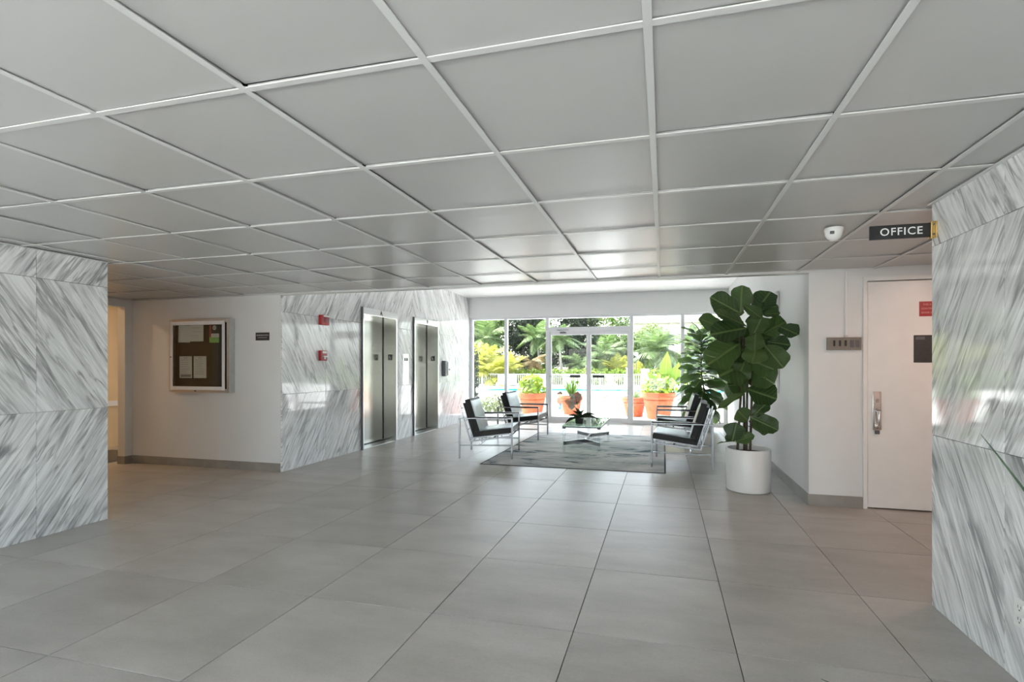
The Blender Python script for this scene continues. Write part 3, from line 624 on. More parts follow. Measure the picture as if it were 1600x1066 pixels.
def make_chair():
    c = thing('lounge_chair', '', 'chair')
    hw = .355; b = .022
    for sx in (-.37, .37):
        for sy in (-hw, hw): bbx(sx-b/2, sx+b/2, sy-b*.7, sy+b*.7, 0, .555, .002).build('leg', M_CHROME, c)
    for sy in (-hw, hw):
        bbx(-.381, .381, sy-b*.7, sy+b*.7, .555, .569, .002).build('arm_rail', M_CHROME, c)
        bbx(-.215, .372, sy-.024, sy+.024, .569, .586, .004).build('armrest', M_ARM, c)
        bbx(-.359, .359, sy-.006, sy+.006, .178, .198, .002).build('stretcher', M_CHROME, c)
    fr = MB()
    for sy in (-.305, .305):
        fr.bar((-.225, sy, .236), (.365, sy, .312), .016, .024).bar((-.195, sy, .282), (.365, sy, .352), .016, .02)
        fr.bar((.36, sy, .302), (.36, sy, .36), .014, .016)
        for t in (.2, .75): fr.bar((-.21+.57*t, sy, .238+.073*t), (-.21+.57*t, sy, .29+.066*t), .014, .016)
    for x, z in ((-.2, .246), (.1, .283), (.35, .318)): fr.bar((x, -.305, z), (x, .305, z), .02, .012)
    for sy in (-.33, .33): fr.bar((.34, sy-.02, .335), (.34, sy+.02, .335), .02, .02)
    fr.build('seat_frame', M_CHROME, c)
    bf = MB()
    for sy in (-.305, .305):
        bf.bar((-.225, sy, .236), (-.385, sy, .745), .014, .02, (1, 0, 0)).bar((-.185, sy, .282), (-.335, sy, .76), .014, .016, (1, 0, 0))
        for t in (.3, .75): bf.bar((-.225-.16*t, sy, .236+.509*t), (-.185-.15*t, sy, .282+.478*t), .014, .014)
        bf.bar((-.36, sy-.03, .56), (-.36, sy+.05*(1 if sy > 0 else 0)-(.05 if sy < 0 else 0), .56), .014, .014)
    for t in (.1, .9): bf.bar((-.225-.16*t, -.305, .236+.509*t), (-.225-.16*t, .305, .236+.509*t), .02, .012)
    for sy in (-.12, .12): bf.bar((-.10, sy, .19), (-.10, sy, .25), .02, .02)
    bf.bar((-.10, -.355, .188), (-.10, .355, .188), .016, .016)
    bf.build('back_frame', M_CHROME, c)
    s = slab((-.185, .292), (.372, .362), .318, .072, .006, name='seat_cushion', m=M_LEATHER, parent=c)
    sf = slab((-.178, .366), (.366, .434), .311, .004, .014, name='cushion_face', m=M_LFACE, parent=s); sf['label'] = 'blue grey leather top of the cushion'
    # back: points run upward, the cushion grows forward (+x)
    def back(off, th, z0, z1, half, name, m, parent, bulge):
        ax, az = -.185+(-.15)*((z0-.282)/.478)+off, z0; bx_, bz = -.185+(-.15)*((z1-.282)/.478)+off, z1
        return slab((bx_, bz), (ax, az), half, th, bulge, name=name, m=m, parent=parent)
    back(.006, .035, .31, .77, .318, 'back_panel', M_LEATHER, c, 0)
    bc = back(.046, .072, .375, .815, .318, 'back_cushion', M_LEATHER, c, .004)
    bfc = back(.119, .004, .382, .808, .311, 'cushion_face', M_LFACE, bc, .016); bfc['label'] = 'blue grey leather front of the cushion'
    return c
ch = make_chair()
chairs = [((-2.46, 6.66), 9, 'chrome lounge chair beside elevator wall, nearer the lobby, its far front leg on the rug'), ((-2.485, 8.45), 0, 'chrome lounge chair beside elevator wall, nearer the big terracotta pot outside'),
          ((.25, 6.65), 176, 'chrome lounge chair directly behind the white planter'), ((.26, 8.48), 180, 'chrome lounge chair beside the second potted fig, nearer the glass front')]
for k, (p, a, lab) in enumerate(chairs):
    o = ch if k == 0 else copy_tree(ch)
    o['label'] = lab; o['group'] = 'lounge chairs around the coffee table'
    o.location = (p[0], p[1], ZR); o.rotation_euler = (0, 0, math.radians(a))
# chairs stand half on the rug; the thin rug meets the front legs
tb = thing('coffee_table', 'glass coffee table on clear acrylic legs with chrome stretcher', 'table', (-1.195, 7.76, ZR))
tw, tl, th = .29, .65, .395
bbx(-tw, tw, -tl, tl, th-.012, th, .002).build('glass_top', M_TGLASS, tb)
for sx in (-1, 1):
    for sy in (-1, 1):
        bbx(sx*(tw-.025)-.018, sx*(tw-.025)+.018, sy*(tl-.025)-.018, sy*(tl-.025)+.018, 0, th-.045, .003).build('leg', M_ACR, tb)
        bbx(sx*(tw-.025)-.024, sx*(tw-.025)+.024, sy*(tl-.025)-.024, sy*(tl-.025)+.024, th-.047, th-.0125, .003).build('corner_cap', M_DGREY, tb)
MB().bar((-tw+.03, -tl, th-.02), (tw-.03, -tl, th-.02), .008, .016).bar((-tw+.03, tl, th-.02), (tw-.03, tl, th-.02), .008, .016).bar((-tw, -tl+.03, th-.02), (-tw, tl-.03, th-.02), .008, .016).bar((tw, -tl+.03, th-.02), (tw, tl-.03, th-.02), .008, .016).build('apron_rail', M_DGREY, tb)
st = MB()
for sy in (-1, 1):
    for sx in (-1, 1): st.bar((sx*(tw-.02), sy*(tl-.03), .125), (0, sy*.30, .125), .022, .055)
st.bar((0, -.31, .125), (0, .31, .125), .035, .05); st.build('stretcher', M_CHROME, tb)

# ---------------------------------------------------------------- plants
def blade_mesh(name, m, nx=8, ny=4, shape=None, cup=.10, droop=.12, wave=0.0, seed=0):
    r = random.Random(seed); V = []; F = []; ph = r.uniform(0, 6)
    for i in range(nx+1):
        t = i/nx; w = shape(t)
        for j in range(ny+1):
            s = 2*j/ny-1
            V.append((t, s*w*.5*(1+wave*.12*math.sin(9*t+ph+s)), cup*abs(s)*w*.5*1.2-droop*t*t+wave*.03*abs(s)*math.sin(14*t+ph+2*s)))
    for i in range(nx):
        for j in range(ny): F.append((i*(ny+1)+j, (i+1)*(ny+1)+j, (i+1)*(ny+1)+j+1, i*(ny+1)+j+1))
    return MB().add(V, F).mesh(name, m, True)
def fiddle(t):   # stalk, narrow waist, broad round end
    if t < .08: return .03
    u = (t-.08)/.92
    return max(.02, (.62*math.sin(PI*min(1, u*.92+.06))**.6)*(.72+.42*u)*(1 if u < .93 else math.sqrt(max(0, 1-((u-.93)/.075)**2))+.0))
def ovate(t): return .02 if t < .04 else max(.01, math.sin(PI*min(1, (t-.04)/.96))**.75*(1.12-.35*t))
def heart(t): return max(.01, .9*math.sin(PI*min(1, t*.9+.12))**.8*(1.15-.55*t))
def strap(t): return max(.004, (1-t)**.6*(.55+.45*math.sin(PI*min(1, t*1.4))))
FIGV = [blade_mesh('leaf', M_FIG, 10, 6, fiddle, .16, .10, 1.0, k) for k in range(4)]
FIG2V = [blade_mesh('leaf', M_FIG2, 10, 4, fiddle, .16, .16, 1.0, k+9) for k in range(3)]
def place_leaf(me, parent, base, tip, width, up, name='leaf'):
    """leaf from base to tip (parent space), `width` metres across, upper side towards `up`"""
    base = Vector(base); tip = Vector(tip); x = tip-base; L = x.length; x.normalize(); up = Vector(up)
    z = (up-x*up.dot(x))
    if z.length < 1e-3: z = Vector((0, 0, 1))-x*x.z
    z.normalize(); y = z.cross(x)
    o = link(name, me, parent); w = width/.62
    o.matrix_local = Matrix(((x.x*L, y.x*w, z.x*L, base.x), (x.y*L, y.y*w, z.y*L, base.y), (x.z*L, y.z*w, z.z*L, base.z), (0, 0, 0, 1)))
    return o
# --- the large fiddle leaf fig
PX, PY = .868, 5.43
pot = thing('white_planter', 'large white cylindrical planter holding the tall fig', 'planter', (PX, PY, 0))
MB().lathe([(.205, 0), (.218, .008), (.222, .43), (.218, .437), (.206, .437), (.203, .43), (.200, .36)], 48, close=False).add([(.205*math.cos(2*PI*k/48), .205*math.sin(2*PI*k/48), .0) for k in range(48)], [tuple(range(48))[::-1]]).build('body', M_POTW, pot, True)
MB().lathe([(.200, .385), (.12, .395), (.01, .40)], 32, close=True).build('soil', M_SOIL, pot, True)
fig = thing('fiddle_leaf_fig', 'tall fiddle leaf fig with broad dark green leaves in the white planter', 'plant', (PX, PY, .395))
off = Vector((PX, PY, .395))
rf = random.Random(12)
stems = []
for (u0, u1, u2, dy, ztop) in ((1152, 1160, 1150, -.04, 470), (1166, 1168, 1176, .03, 462), (1172, 1176, 1196, .0, 500), (1163, 1162, 1160, .08, 520)):
    pts = [at_y(u0, 698, PY+dy)-off, at_y((u0+u1)/2, 640, PY+dy)-off, at_y(u1, 580, PY+dy*.5)-off, at_y((u1+u2)/2, 530, PY)-off, at_y(u2, ztop, PY-dy)-off]
    pts[0].z = -.02
    MB().tube(pts, [.013, .012, .011, .009, .005], 8).build('stem', M_BARK, fig, True)
def c5(x, y): return 1040+x/6.27, 430+y/6.27
def c6(x, y): return 1100+x/4.847, 570+y/4.847
FL = []   # (base px, tip px, width px, depth offset of base, of tip, lit amount towards camera)
for bx0, by0, tx, ty, wd, d0, d1 in [
    (735,370,750,112,168,.02,.02),(725,370,466,215,175,.0,-.06),(890,360,1015,160,205,.05,.10),(945,385,1108,368,85,-.02,-.1),(800,505,508,350,95,-.08,-.2),(570,525,352,420,150,-.05,-.12),
    (800,520,470,560,215,-.10,-.22),(760,290,935,405,95,-.05,-.16),(955,570,1155,455,195,.0,-.10),(1110,500,1280,565,120,-.14,-.34),(885,560,870,722,138,-.16,-.24),(1000,650,1215,680,115,-.05,-.08),
    (975,690,1150,885,185,-.06,-.16),(900,680,850,845,175,-.12,-.22),(720,670,430,850,255,-.08,-.22),(820,830,1045,905,190,-.03,-.14),(800,700,640,810,150,.02,-.04),(810,850,545,970,255,.0,-.12),
    (850,930,1055,1045,205,.0,-.08),(850,610,930,415,165,-.06,-.1),(830,600,640,640,160,.06,.08),(830,640,1010,760,170,.10,.12),(780,840,700,1010,170,-.05,-.1),(790,820,960,980,180,.08,.1),(760,560,620,450,150,.12,.16),(860,420,1000,560,170,.14,.12)]:
    FL.append((c5(bx0, by0), c5(tx, ty), wd/6.27, d0, d1))
for bx0, by0, tx, ty, wd, d0, d1 in [
    (330,185,540,245,165,-.02,-.10),(330,40,190,240,110,.02,-.02),(318,205,112,318,45,-.05,-.16),(335,195,412,143,30,.0,.02),(335,425,262,350,105,-.05,-.08),(360,400,475,283,85,-.04,-.06),
    (350,395,553,485,115,-.06,-.12),(340,425,485,508,75,.02,.02),(335,465,452,518,42,.04,.0),(215,578,240,448,120,-.08,-.10),(240,585,368,535,68,-.06,-.12),(230,572,163,545,48,-.02,-.02),(235,582,104,586,14,.0,-.05),(320,60,460,120,150,.06,.05),(320,90,420,30,130,.1,.1)]:
    FL.append((c6(bx0, by0), c6(tx, ty), wd/4.847, d0, d1))
for k, (b, t, wpx, d0, d1) in enumerate(FL):
    B = at_y(b[0], b[1], PY+d0)-off; T = at_y(t[0], t[1], PY+d1)-off
    wm = wpx*5.2/752*1.36; T = B+(T-B)*1.06
    up = Vector((-.15+rf.uniform(-.3, .3), -.9, .55+rf.uniform(-.35, .25)))
    if wpx < 9: up = Vector((0, .1, 1))
    place_leaf(FIGV[k % 4], fig, B, T, wm, up)
for k in range(34):
    u = rf.gauss(1172, 22); v = rf.uniform(478, 602); yy = PY+rf.uniform(-.02, .2); B = at_y(1168+(u-1168)*.25, v+8, PY)-off
    T = at_y(max(1112, min(1222, u+rf.choice((-1, 1))*rf.uniform(5, 26))), v+rf.uniform(-14, 22), yy)-off
    if (T-B).length < .14: T = B+(T-B).normalized()*.2
    if T.x+PX > 1.26: T.x = 1.26-PX
    place_leaf(FIGV[k % 4], fig, B, T, rf.uniform(.16, .24), (rf.uniform(-.5, .5), -.8, .5+rf.uniform(-.4, .4)))
# --- the second fig in front of the glass
P2 = Vector((.78, 10.05, 0))
pot2 = thing('white_planter', 'small white planter tucked behind the lounge chair backs', 'planter', P2)
MB().lathe([(.15, 0), (.165, .01), (.185, .34), (.175, .345), (.165, .30)], 32, close=False).add([(.15*math.cos(2*PI*k/32), .15*math.sin(2*PI*k/32), 0) for k in range(32)], [tuple(range(32))[::-1]]).build('body', M_POTW, pot2, True)
MB().lathe([(.166, .305), (.08, .312), (.01, .315)], 24).build('soil', M_SOIL, pot2, True)
fg2 = thing('potted_fig', 'smaller backlit fig with drooping leaves beside the glass front', 'plant', P2+Vector((0, 0, .31)))
MB().tube([(0, 0, -.02), (.03, -.02, .35), (-.04, -.03, .8), (-.05, -.02, 1.2), (-.03, 0, 1.62)], [.016, .014, .012, .009, .005], 8).build('stem', M_BARK, fg2, True)
r2 = random.Random(21); ga = 0
for k in range(76):
    t = k/75; z = .22+1.40*t; ga += 2.4; L = (.60-.22*t)*r2.uniform(.85, 1.15); el = math.radians(-34+70*t+r2.uniform(-14, 14))
    x0 = -.04*math.sin(t*2.2); rad = .02
    d = Vector((math.cos(ga)*math.cos(el), math.sin(ga)*math.cos(el)*.8, math.sin(el)))
    if P2.x+x0+d.x*L > 1.29: d.x = abs(d.x)*-.6
    B = Vector((x0, -.02, z))+Vector((d.x, d.y, 0))*rad
    place_leaf(FIG2V[k % 3], fg2, B, B+d*L, L*.60, (r2.uniform(-.3, .3), r2.uniform(-.6, .2), 1))
# --- plant on the coffee table
vz = ZR+.395
vp = thing('flower_pot', 'small dark square pot on the glass coffee table', 'pot', (-1.27, 7.42, vz))
bm = bmesh.new(); bmesh.ops.create_cube(bm, size=1)
for v in bm.verts: k_ = 1 if v.co.z > 0 else .86; v.co = (v.co.x*.125*k_, v.co.y*.125*k_, v.co.z*.085+.0425)
bmesh.ops.bevel(bm, geom=bm.edges[:], offset=.006, segments=2, affect='EDGES'); MB().bm(bm).build('pot', M_LEATHER, vp)
orc = thing('orchid_plant', 'arching orchid with strap leaves and faded coral flowers', 'plant', (-1.27, 7.42, vz+.083))
STR = [blade_mesh('leaf', M_SNAKE, 8, 2, ovate, .3, .30, 0, k) for k in range(3)]
for k, (a, el, L, w_) in enumerate([(0, 30, .26, .05), (20, 12, .30, .055), (-18, 20, .24, .05), (180, 25, .20, .05), (165, -5, .26, .06), (90, 45, .2, .05), (-80, 40, .2, .05), (60, 60, .18, .04), (-130, 55, .2, .045), (130, 65, .2, .045)]):
    a, el = math.radians(a), math.radians(el); place_leaf(STR[k % 3], orc, (0, 0, 0), (L*math.cos(a)*math.cos(el), L*math.sin(a)*math.cos(el), L*math.sin(el)), w_*.62/.6, (0, 0, 1))
PET = [blade_mesh('petal', M_ORCH, 5, 4, heart, .1, .1, 0, 1), blade_mesh('petal', M_CORAL, 5, 4, heart, .1, .1, 0, 2)]
r3 = random.Random(4)
for s_, (ex, ez) in enumerate(((-.10, .33), (-.02, .38), (-.16, .24))):
    pts = [Vector((0, 0, 0)), Vector((ex*.2, 0, ez*.5)), Vector((ex*.6, -.01, ez*.9)), Vector((ex, -.02, ez))]
    MB().tube(pts, .003, 6).build('flower_stem', M_SNAKE, orc)
    for q in range(5):
        c = pts[2].lerp(pts[3], q/4)+Vector((r3.uniform(-.05, .05), r3.uniform(-.05, .05), r3.uniform(-.05, .03)))
        for a in range(4):
            aa = a*PI/2+q; d = Vector((math.cos(aa), -.25, math.sin(aa))); place_leaf(PET[1 if r3.random() < .38 else 0], orc, c, c+d*.055, .05, (0, -1, .3), 'petal')
# --- blade-leaved plant close to the camera
np_ = thing('tall_planter', 'tall dark planter standing by the right marble wall', 'planter', (.92, .86, 0))
MB().lathe([(.13, 0), (.14, .01), (.17, .46), (.16, .465), (.15, .42)], 32, close=False).add([(.13*math.cos(2*PI*k/32), .13*math.sin(2*PI*k/32), 0) for k in range(32)], [tuple(range(32))[::-1]]).build('body', M_DGREY, np_, True)
MB().lathe([(.152, .425), (.08, .432), (.01, .435)], 24).build('soil', M_SOIL, np_, True)
sp = thing('blade_plant', 'plant with long dark blade leaves by the right marble wall', 'plant', (.92, .86, .43))
so_ = Vector((.92, .86, .43))
def ribbon(parent, pts, w, m, name='leaf', normal=(0, -1, .4)):
    pts = [Vector(p) for p in pts]; n = len(pts); V = []; F = []
    for i, p in enumerate(pts):
        d = (pts[min(i+1, n-1)]-pts[max(i-1, 0)]).normalized(); s = d.cross(Vector(normal)).normalized(); ww = w*strap(i/(n-1)*.985)
        V += [p-s*ww*.5, p+Vector(normal)*(-.15*ww), p+s*ww*.5]
    for i in range(n-1):
        for j in (0, 1): F.append((i*3+j, (i+1)*3+j, (i+1)*3+j+1, i*3+j+1))
    return MB().add(V, F).build(name, m, parent, True)
def bez(a, b, c, n=12): return [Vector(a)*(1-t)**2+Vector(b)*2*t*(1-t)+Vector(c)*t*t for t in [i/n for i in range(n+1)]]
ribbon(sp, bez((0, 0, 0), Vector((.74, 1.08, .95))-so_, at_y(1532, 678, 1.1)-so_), .024, M_SNAKE)
ribbon(sp, bez((-.02, .01, 0), Vector((.62, .98, .60))-so_, at_y(1283, 1061, 1.08)-so_), .040, M_SNAKE)
for k, (a, L, hgt_) in enumerate([(-80, .5, .35), (-60, .45, .5), (-110, .5, .25), (20, .35, .4), (-20, .4, .5), (-140, .4, .35), (40, .3, .3)]):
    a = math.radians(a); e_ = Vector((math.cos(a)*L, math.sin(a)*L, hgt_)); ribbon(sp, bez((0, 0, 0), (e_.x*.3, e_.y*.3, hgt_*.9), e_), .04, M_SNAKE, normal=(-math.sin(a)*.2, math.cos(a)*.2, 1))

# ================================================================ lamps of the corridors
def downlight(loc, label, color, power, r=.085):
    t = thing('ceiling_lamp', label, 'lamp', loc)
    MB().lathe([(r, 0), (r+.02, 0), (r+.02, -.012), (r, -.012)], 28, close=False).build('trim_ring', M_WPLAST, t, True)
    MB().lathe([(r, -.004), (.005, -.006)], 28).build('diffuser', mat('lamp_diffuser_%d' % len(MATS), (.9,.8,.6), .5, emit=color, estr=3, noise=None), t)
    l = bpy.data.lights.new('lamp_light', 'AREA'); l.shape = 'DISK'; l.size = r*1.9; l.energy = power; l.color = color
    o = bpy.data.objects.new('lamp_light', l); COL.objects.link(o); o.parent = t; o.location = (0, 0, -.015)
downlight((2.55, 3.95, ZC-.001), 'round warm ceiling lamp in the right corridor', (1, .68, .54), 3.4)
downlight((-6.2, 3.45, ZC-.001), 'round warm ceiling lamp in the left corridor', (1, .82, .68), .7)
downlight((-7.9, 4.6, 2.499), 'round warm ceiling lamp in the side room', (1, .64, .32), 5.5)
mtt = thing('floor_mat', 'dark floor mat inside the side room doorway', 'mat', (-7.75, 4.9, 0)); bbx(-.5, .5, -.7, .7, .0003, .012, .004).build('pad', M_BLACK, mtt); bbx(-.54, .54, -.74, .74, .0002, .006, .002).build('border', M_DGREY, mtt)

# ================================================================ outdoors: pool deck, planting, trees
ZP = -.37                                   # level of the pool terrace, a little lower than the lobby
def pool_outline(n=64, grow=0.0):
    P = []
    for k in range(n):
        a = 2*PI*k/n; c, s_ = math.cos(a), math.sin(a)
        ex = (abs(c)**.55)*(1 if c >= 0 else -1); ey = (abs(s_)**.7)*(1 if s_ >= 0 else -1)
        P.append((-2.0+(10.6+grow)*ex, 32.6+(3.0+grow)*ey-.16*max(0, ex)*2.2*(1 if s_ < 0 else 0)))
    return P
bm = bmesh.new()
def loop(pts, z):
    vs = [bm.verts.new((x, y, z)) for x, y in pts]; return [bm.edges.new((vs[i], vs[(i+1) % len(vs)])) for i in range(len(vs))]
eds = loop(pool_outline(), ZP)+loop([(-70, 25), (70, 25), (70, 120), (-70, 120)], ZP)
bmesh.ops.triangle_fill(bm, use_beauty=True, use_dissolve=False, edges=eds)
for f in bm.faces:
    if f.normal.z < 0: f.normal_flip()
gb = MB().bm(bm)
prof = [(-40, -.012), (YG+.121, -.012), (16, -.012), (18, -.04), (22, -.25), (25, ZP)]
gb.add([(x, y, z) for y, z in prof for x in (-70, 70)], [(2*i, 2*i+1, 2*i+3, 2*i+2) for i in range(1, len(prof)-1)])
gb.add([(-70, -40, -.21), (70, -40, -.21), (70, YG+.121, -.21), (-70, YG+.121, -.21)], [(0, 1, 2, 3)])
gb.add([(-70, YG+.121, -.21), (70, YG+.121, -.21), (70, YG+.121, -.012), (-70, YG+.121, -.012)], [(0, 1, 2, 3)])
struct('ground', gb, M_DECK, 'pale concrete pool terrace')
struct('lawn', bx(-69, 69, 39.0, 119, ZP-.02, ZP+.012), mat('shaded_grass', (.035,.06,.015), .95, noise=(3, .3, .5)), 'dark grass and soil beyond the picket fence')
pl = thing('swimming_pool', 'turquoise swimming pool with pale coping beyond the terrace', 'pool', (0, 0, 0))
po = pool_outline(); n = len(po)
def ring(p1, z1, p2, z2): return MB().add([(x, y, z1) for x, y in p1]+[(x, y, z2) for x, y in p2], [(k, (k+1) % n, n+(k+1) % n, n+k) for k in range(n)])
MB().add([(x, y, ZP-.13) for x, y in po], [tuple(range(n))]).build('water', M_WATER, pl)
ring(po, ZP-.06, po, ZP-.30).build('waterline_tiles', M_POOLT, pl); ring(po, ZP-.30, po, ZP-1.5).add([(x, y, ZP-1.5) for x, y in po], [tuple(range(n))]).build('basin', M_POOLP, pl)
cpo = pool_outline(grow=.35); cm = ring(po, ZP+.03, cpo, ZP+.03); cm.add(*[(lambda r: (r.v, r.f))(ring(po, ZP-.06, po, ZP+.03))][0]); cm.add(*[(lambda r: (r.v, r.f))(ring(cpo, ZP, cpo, ZP+.03))][0])
cm.build('coping', M_DECK, pl)

def leaf_cloud(seed, n, blobs, size, m, name, parent, aspect=.5, up=.5):
    """n small folded leaves scattered through ellipsoid shells (cx,cy,cz,rx,ry,rz)"""
    r = np.random.default_rng(seed); nb_ = len(blobs); B = np.array(blobs, float)
    vol = (B[:,3]*B[:,4]*B[:,5])**.67; idx = r.choice(nb_, n, p=vol/vol.sum())
    d = r.normal(size=(n, 3)); d /= np.linalg.norm(d, axis=1)[:, None]
    rad = r.uniform(.35, 1.0, n)**.45
    c = B[idx, :3]+d*B[idx, 3:]*rad[:, None]
    nr = d+r.normal(size=(n, 3))*.6+np.array([0, 0, up]); nr /= np.linalg.norm(nr, axis=1)[:, None]
    t = r.normal(size=(n, 3)); t -= nr*(t*nr).sum(1)[:, None]; t /= np.linalg.norm(t, axis=1)[:, None]; b = np.cross(nr, t)
    L = size*r.uniform(.6, 1.35, n)[:, None]; w = L*aspect
    V = np.stack([c-t*L*.5, c+b*w*.5-nr*L*.08, c+t*L*.5-nr*L*.12, c-b*w*.5-nr*L*.08], 1).reshape(-1, 3)
    me = bpy.data.meshes.new(name); me.vertices.add(4*n); me.vertices.foreach_set('co', V.ravel())
    me.loops.add(4*n); me.loops.foreach_set('vertex_index', np.arange(4*n, dtype=np.int32)); me.polygons.add(n); me.polygons.foreach_set('loop_start', np.arange(0, 4*n, 4, dtype=np.int32))
    me.materials.append(m); me.update(); me.validate(); o = link(name, me, parent); o['kind'] = 'stuff'; return o
def tree(name, label, loc, h, r, m, n=9000, size=.30, trunk_h=None, group='trees beyond the pool fence', seed=0, low=.35):
    e = thing(name, label, 'tree', loc, 0, group); q = random.Random(seed); th = trunk_h or h*.45
    MB().tube([(0, 0, 0), (.08*r, .03, th*.5), (-.05*r, .05, th), (0, 0, h*.8)], [.05*r+.07, .04*r+.05, .03*r+.04, .03], 8).build('trunk', M_BARK, e, True)
    bl = []
    for k in range(9):
        a = q.uniform(0, 2*PI); rr = q.uniform(.1, .62)*r; z = q.uniform(low, .86)*h; s_ = q.uniform(.40, .62)*r
        bl.append((math.cos(a)*rr, math.sin(a)*rr*.8, z, s_, s_*.8, s_*.8))
    leaf_cloud(seed+50, n, bl, size, m, 'crown', e); return e
def frond_mesh(name, m, L=1.0, n=22, droop=.55, w=.34, seed=0):
    """one feathery palm frond along +x from the origin"""
    q = random.Random(seed); V = []; F = []; mb = MB()
    pos = lambda t: Vector((L*(t-.12*t*t*droop), 0, L*(.30*t-droop*t*t)))
    mb.tube([pos(i/8) for i in range(9)], [L*.012*(1-.85*i/8) for i in range(9)], 5)
    for i in range(n):
        t = .12+.86*i/(n-1); p = pos(t); d = (pos(min(1, t+.02))-pos(t-.02)).normalized(); ll = L*w*math.sin(PI*min(1, .18+.80*t))**.8
        for s_ in (-1, 1):
            dirv = (d*.75+Vector((0, s_*1.0, -.35+q.uniform(-.2, .15)))).normalized(); side = d.cross(dirv).normalized().cross(dirv).normalized()*L*.016
            e = p+dirv*ll+Vector((0, 0, -ll*.18)); mid = p+dirv*ll*.55
            mb.add([p-side*.6, p+side*.6, mid+side, mid-side, e], [(0, 1, 2, 3), (3, 2, 4)])
    return mb.mesh(name, m)
FR = {k: [frond_mesh('frond', m, droop=d, seed=i) for i, d in enumerate((.45, .62, .85))] for k, m in (('g', M_PALM), ('y', M_PALMY), ('d', M_PALMD), ('k', M_TREE2))}
def palm(name, label, loc, trunk, L, key, n=15, seed=0, el=(-15, 75), group='palms beyond the pool fence', clump=0, cat='palm', tr=.12):
    e = thing(name, label, cat, loc, 0, group); q = random.Random(seed)
    lean = q.uniform(-.12, .12)*trunk
    if trunk > .3: MB().tube([(0, 0, 0), (lean*.3, 0, trunk*.4), (lean, 0, trunk)], [tr*1.25, tr, tr*.8], 10).build('trunk', M_BARK if key != 'g' else mat('grey_palm_bark', (.34,.31,.27), .9, noise=(14, .25, .5)), e, True)
    for k in range(n):
        a = k*2.399+q.uniform(-.3, .3); ev = math.radians(el[0]+(el[1]-el[0])*((k+.5)/n)+q.uniform(-8, 8)); s_ = L*q.uniform(.85, 1.12)
        bx_, by_ = (q.uniform(-clump, clump), q.uniform(-clump, clump)) if clump else (0, 0)
        o = link('frond', FR[key][k % 3], e, (lean+bx_, by_, trunk)); o.rotation_euler = (0, -ev, a); o.scale = (s_, s_, s_)
    return e
def P(u, t): p = at_dist(u, 572, t); return (p.x, p.y, ZP)

# potted plants just outside the glass
def terracotta(loc, r, h, label, group=None):
    e = thing('terracotta_pot', label, 'pot', (loc[0], loc[1], -.012), 0, group)
    MB().lathe([(r*.62, 0), (r*.66, .01), (r*.86, h*.66), (r*.90, h*.70), (r*.86, h*.73), (r*.92, h*.77), (r*1.0, h*.82), (r*1.0, h*.98), (r*.96, h), (r*.88, h), (r*.85, h*.93)], 40, close=False).add([(r*.62*math.cos(2*PI*k/40), r*.62*math.sin(2*PI*k/40), 0) for k in range(40)], [tuple(range(40))[::-1]]).build('body', M_TERRA, e, True)
    MB().lathe([(r*.86, h*.90), (r*.4, h*.92), (.01, h*.93)], 28).build('soil', M_SOIL, e, True); return e
A1 = at_y(832, 640, 12.35); A2 = at_y(1029, 640, 12.3); A3 = at_y(893, 640, 12.9); A4 = at_y(991, 640, 12.75)
terracotta(A1, .385, .60, 'large terracotta pot with lime green shrub, behind the lounge chairs on the elevator side')
terracotta(A2, .42, .66, 'large terracotta pot with lime shrub and elephant ear leaves')
terracotta(A3, .31, .49, 'small terracotta pot with upright spiky yucca outside the glass doors')
terracotta(A4, .325, .50, 'small terracotta pot with arching grassy plant beside the largest pot')
e = thing('lime_shrub', 'rounded lime green shrub in a large terracotta pot', 'plant', (A1.x, A1.y, .54)); MB().tube([(0, 0, -.03), (.02, 0, .3)], [.02, .012], 6).build('stem', M_BARK, e); leaf_cloud(1, 620, [(0, 0, .12, .38, .38, .2), (0, 0, .32, .30, .30, .22), (-.15, 0, .28, .2, .2, .25)], .13, M_LIME, 'foliage', e, .55)
e = thing('lime_shrub', 'spreading lime green shrub under the elephant ear leaves', 'plant', (A2.x, A2.y, .59)); MB().tube([(0, 0, -.03), (.02, 0, .3)], [.02, .012], 6).build('stem', M_BARK, e); leaf_cloud(2, 760, [(0, 0, .1, .46, .44, .2), (.15, 0, .3, .34, .32, .26), (-.22, 0, .22, .22, .22, .22)], .13, M_LIME, 'foliage', e, .55)
e = thing('elephant_ear', 'elephant ear with large upright heart shaped leaves', 'plant', (A2.x+.12, A2.y+.05, .59)); BL = blade_mesh('leaf', M_BIGLEAF, 8, 6, heart, .12, .10, .3, 3)
for (u, v, u2, v2, wpx) in ((1040, 592, 1042, 549, 22), (1054, 600, 1060, 566, 24), (1062, 598, 1078, 590, 20), (1030, 604, 1010, 580, 14)):
    b_ = at_y(u, v, A2.y-.05)-e.location; t_ = at_y(u2, v2, A2.y-.12)-e.location; MB().tube([(0, 0, -.03), Vector((b_.x*.5, b_.y, b_.z*.6)), b_], .008, 6).build('stalk', M_YUCCA, e); place_leaf(BL, e, b_, t_, wpx*12.3/752*.62, (-.2, -1, .3))
def spiky(loc, z, n, L, label, droop, seed, m=M_YUCCA, upright=40):
    e = thing('spiky_plant', label, 'plant', (loc[0], loc[1], z)); q = random.Random(seed)
    for k in range(n):
        a = k*2.399; el = math.radians(q.uniform(upright, 86)); l_ = L*q.uniform(.8, 1.1); d = Vector((math.cos(a)*math.cos(el), math.sin(a)*math.cos(el), math.sin(el)))
        ribbon(e, bez((0, 0, -.02), d*l_*.6, d*l_*.95+Vector((d.x*l_*droop, d.y*l_*droop, -droop*l_*.8)), 7), .045, m, normal=(-math.sin(a)+.3, math.cos(a), .4))
    return e
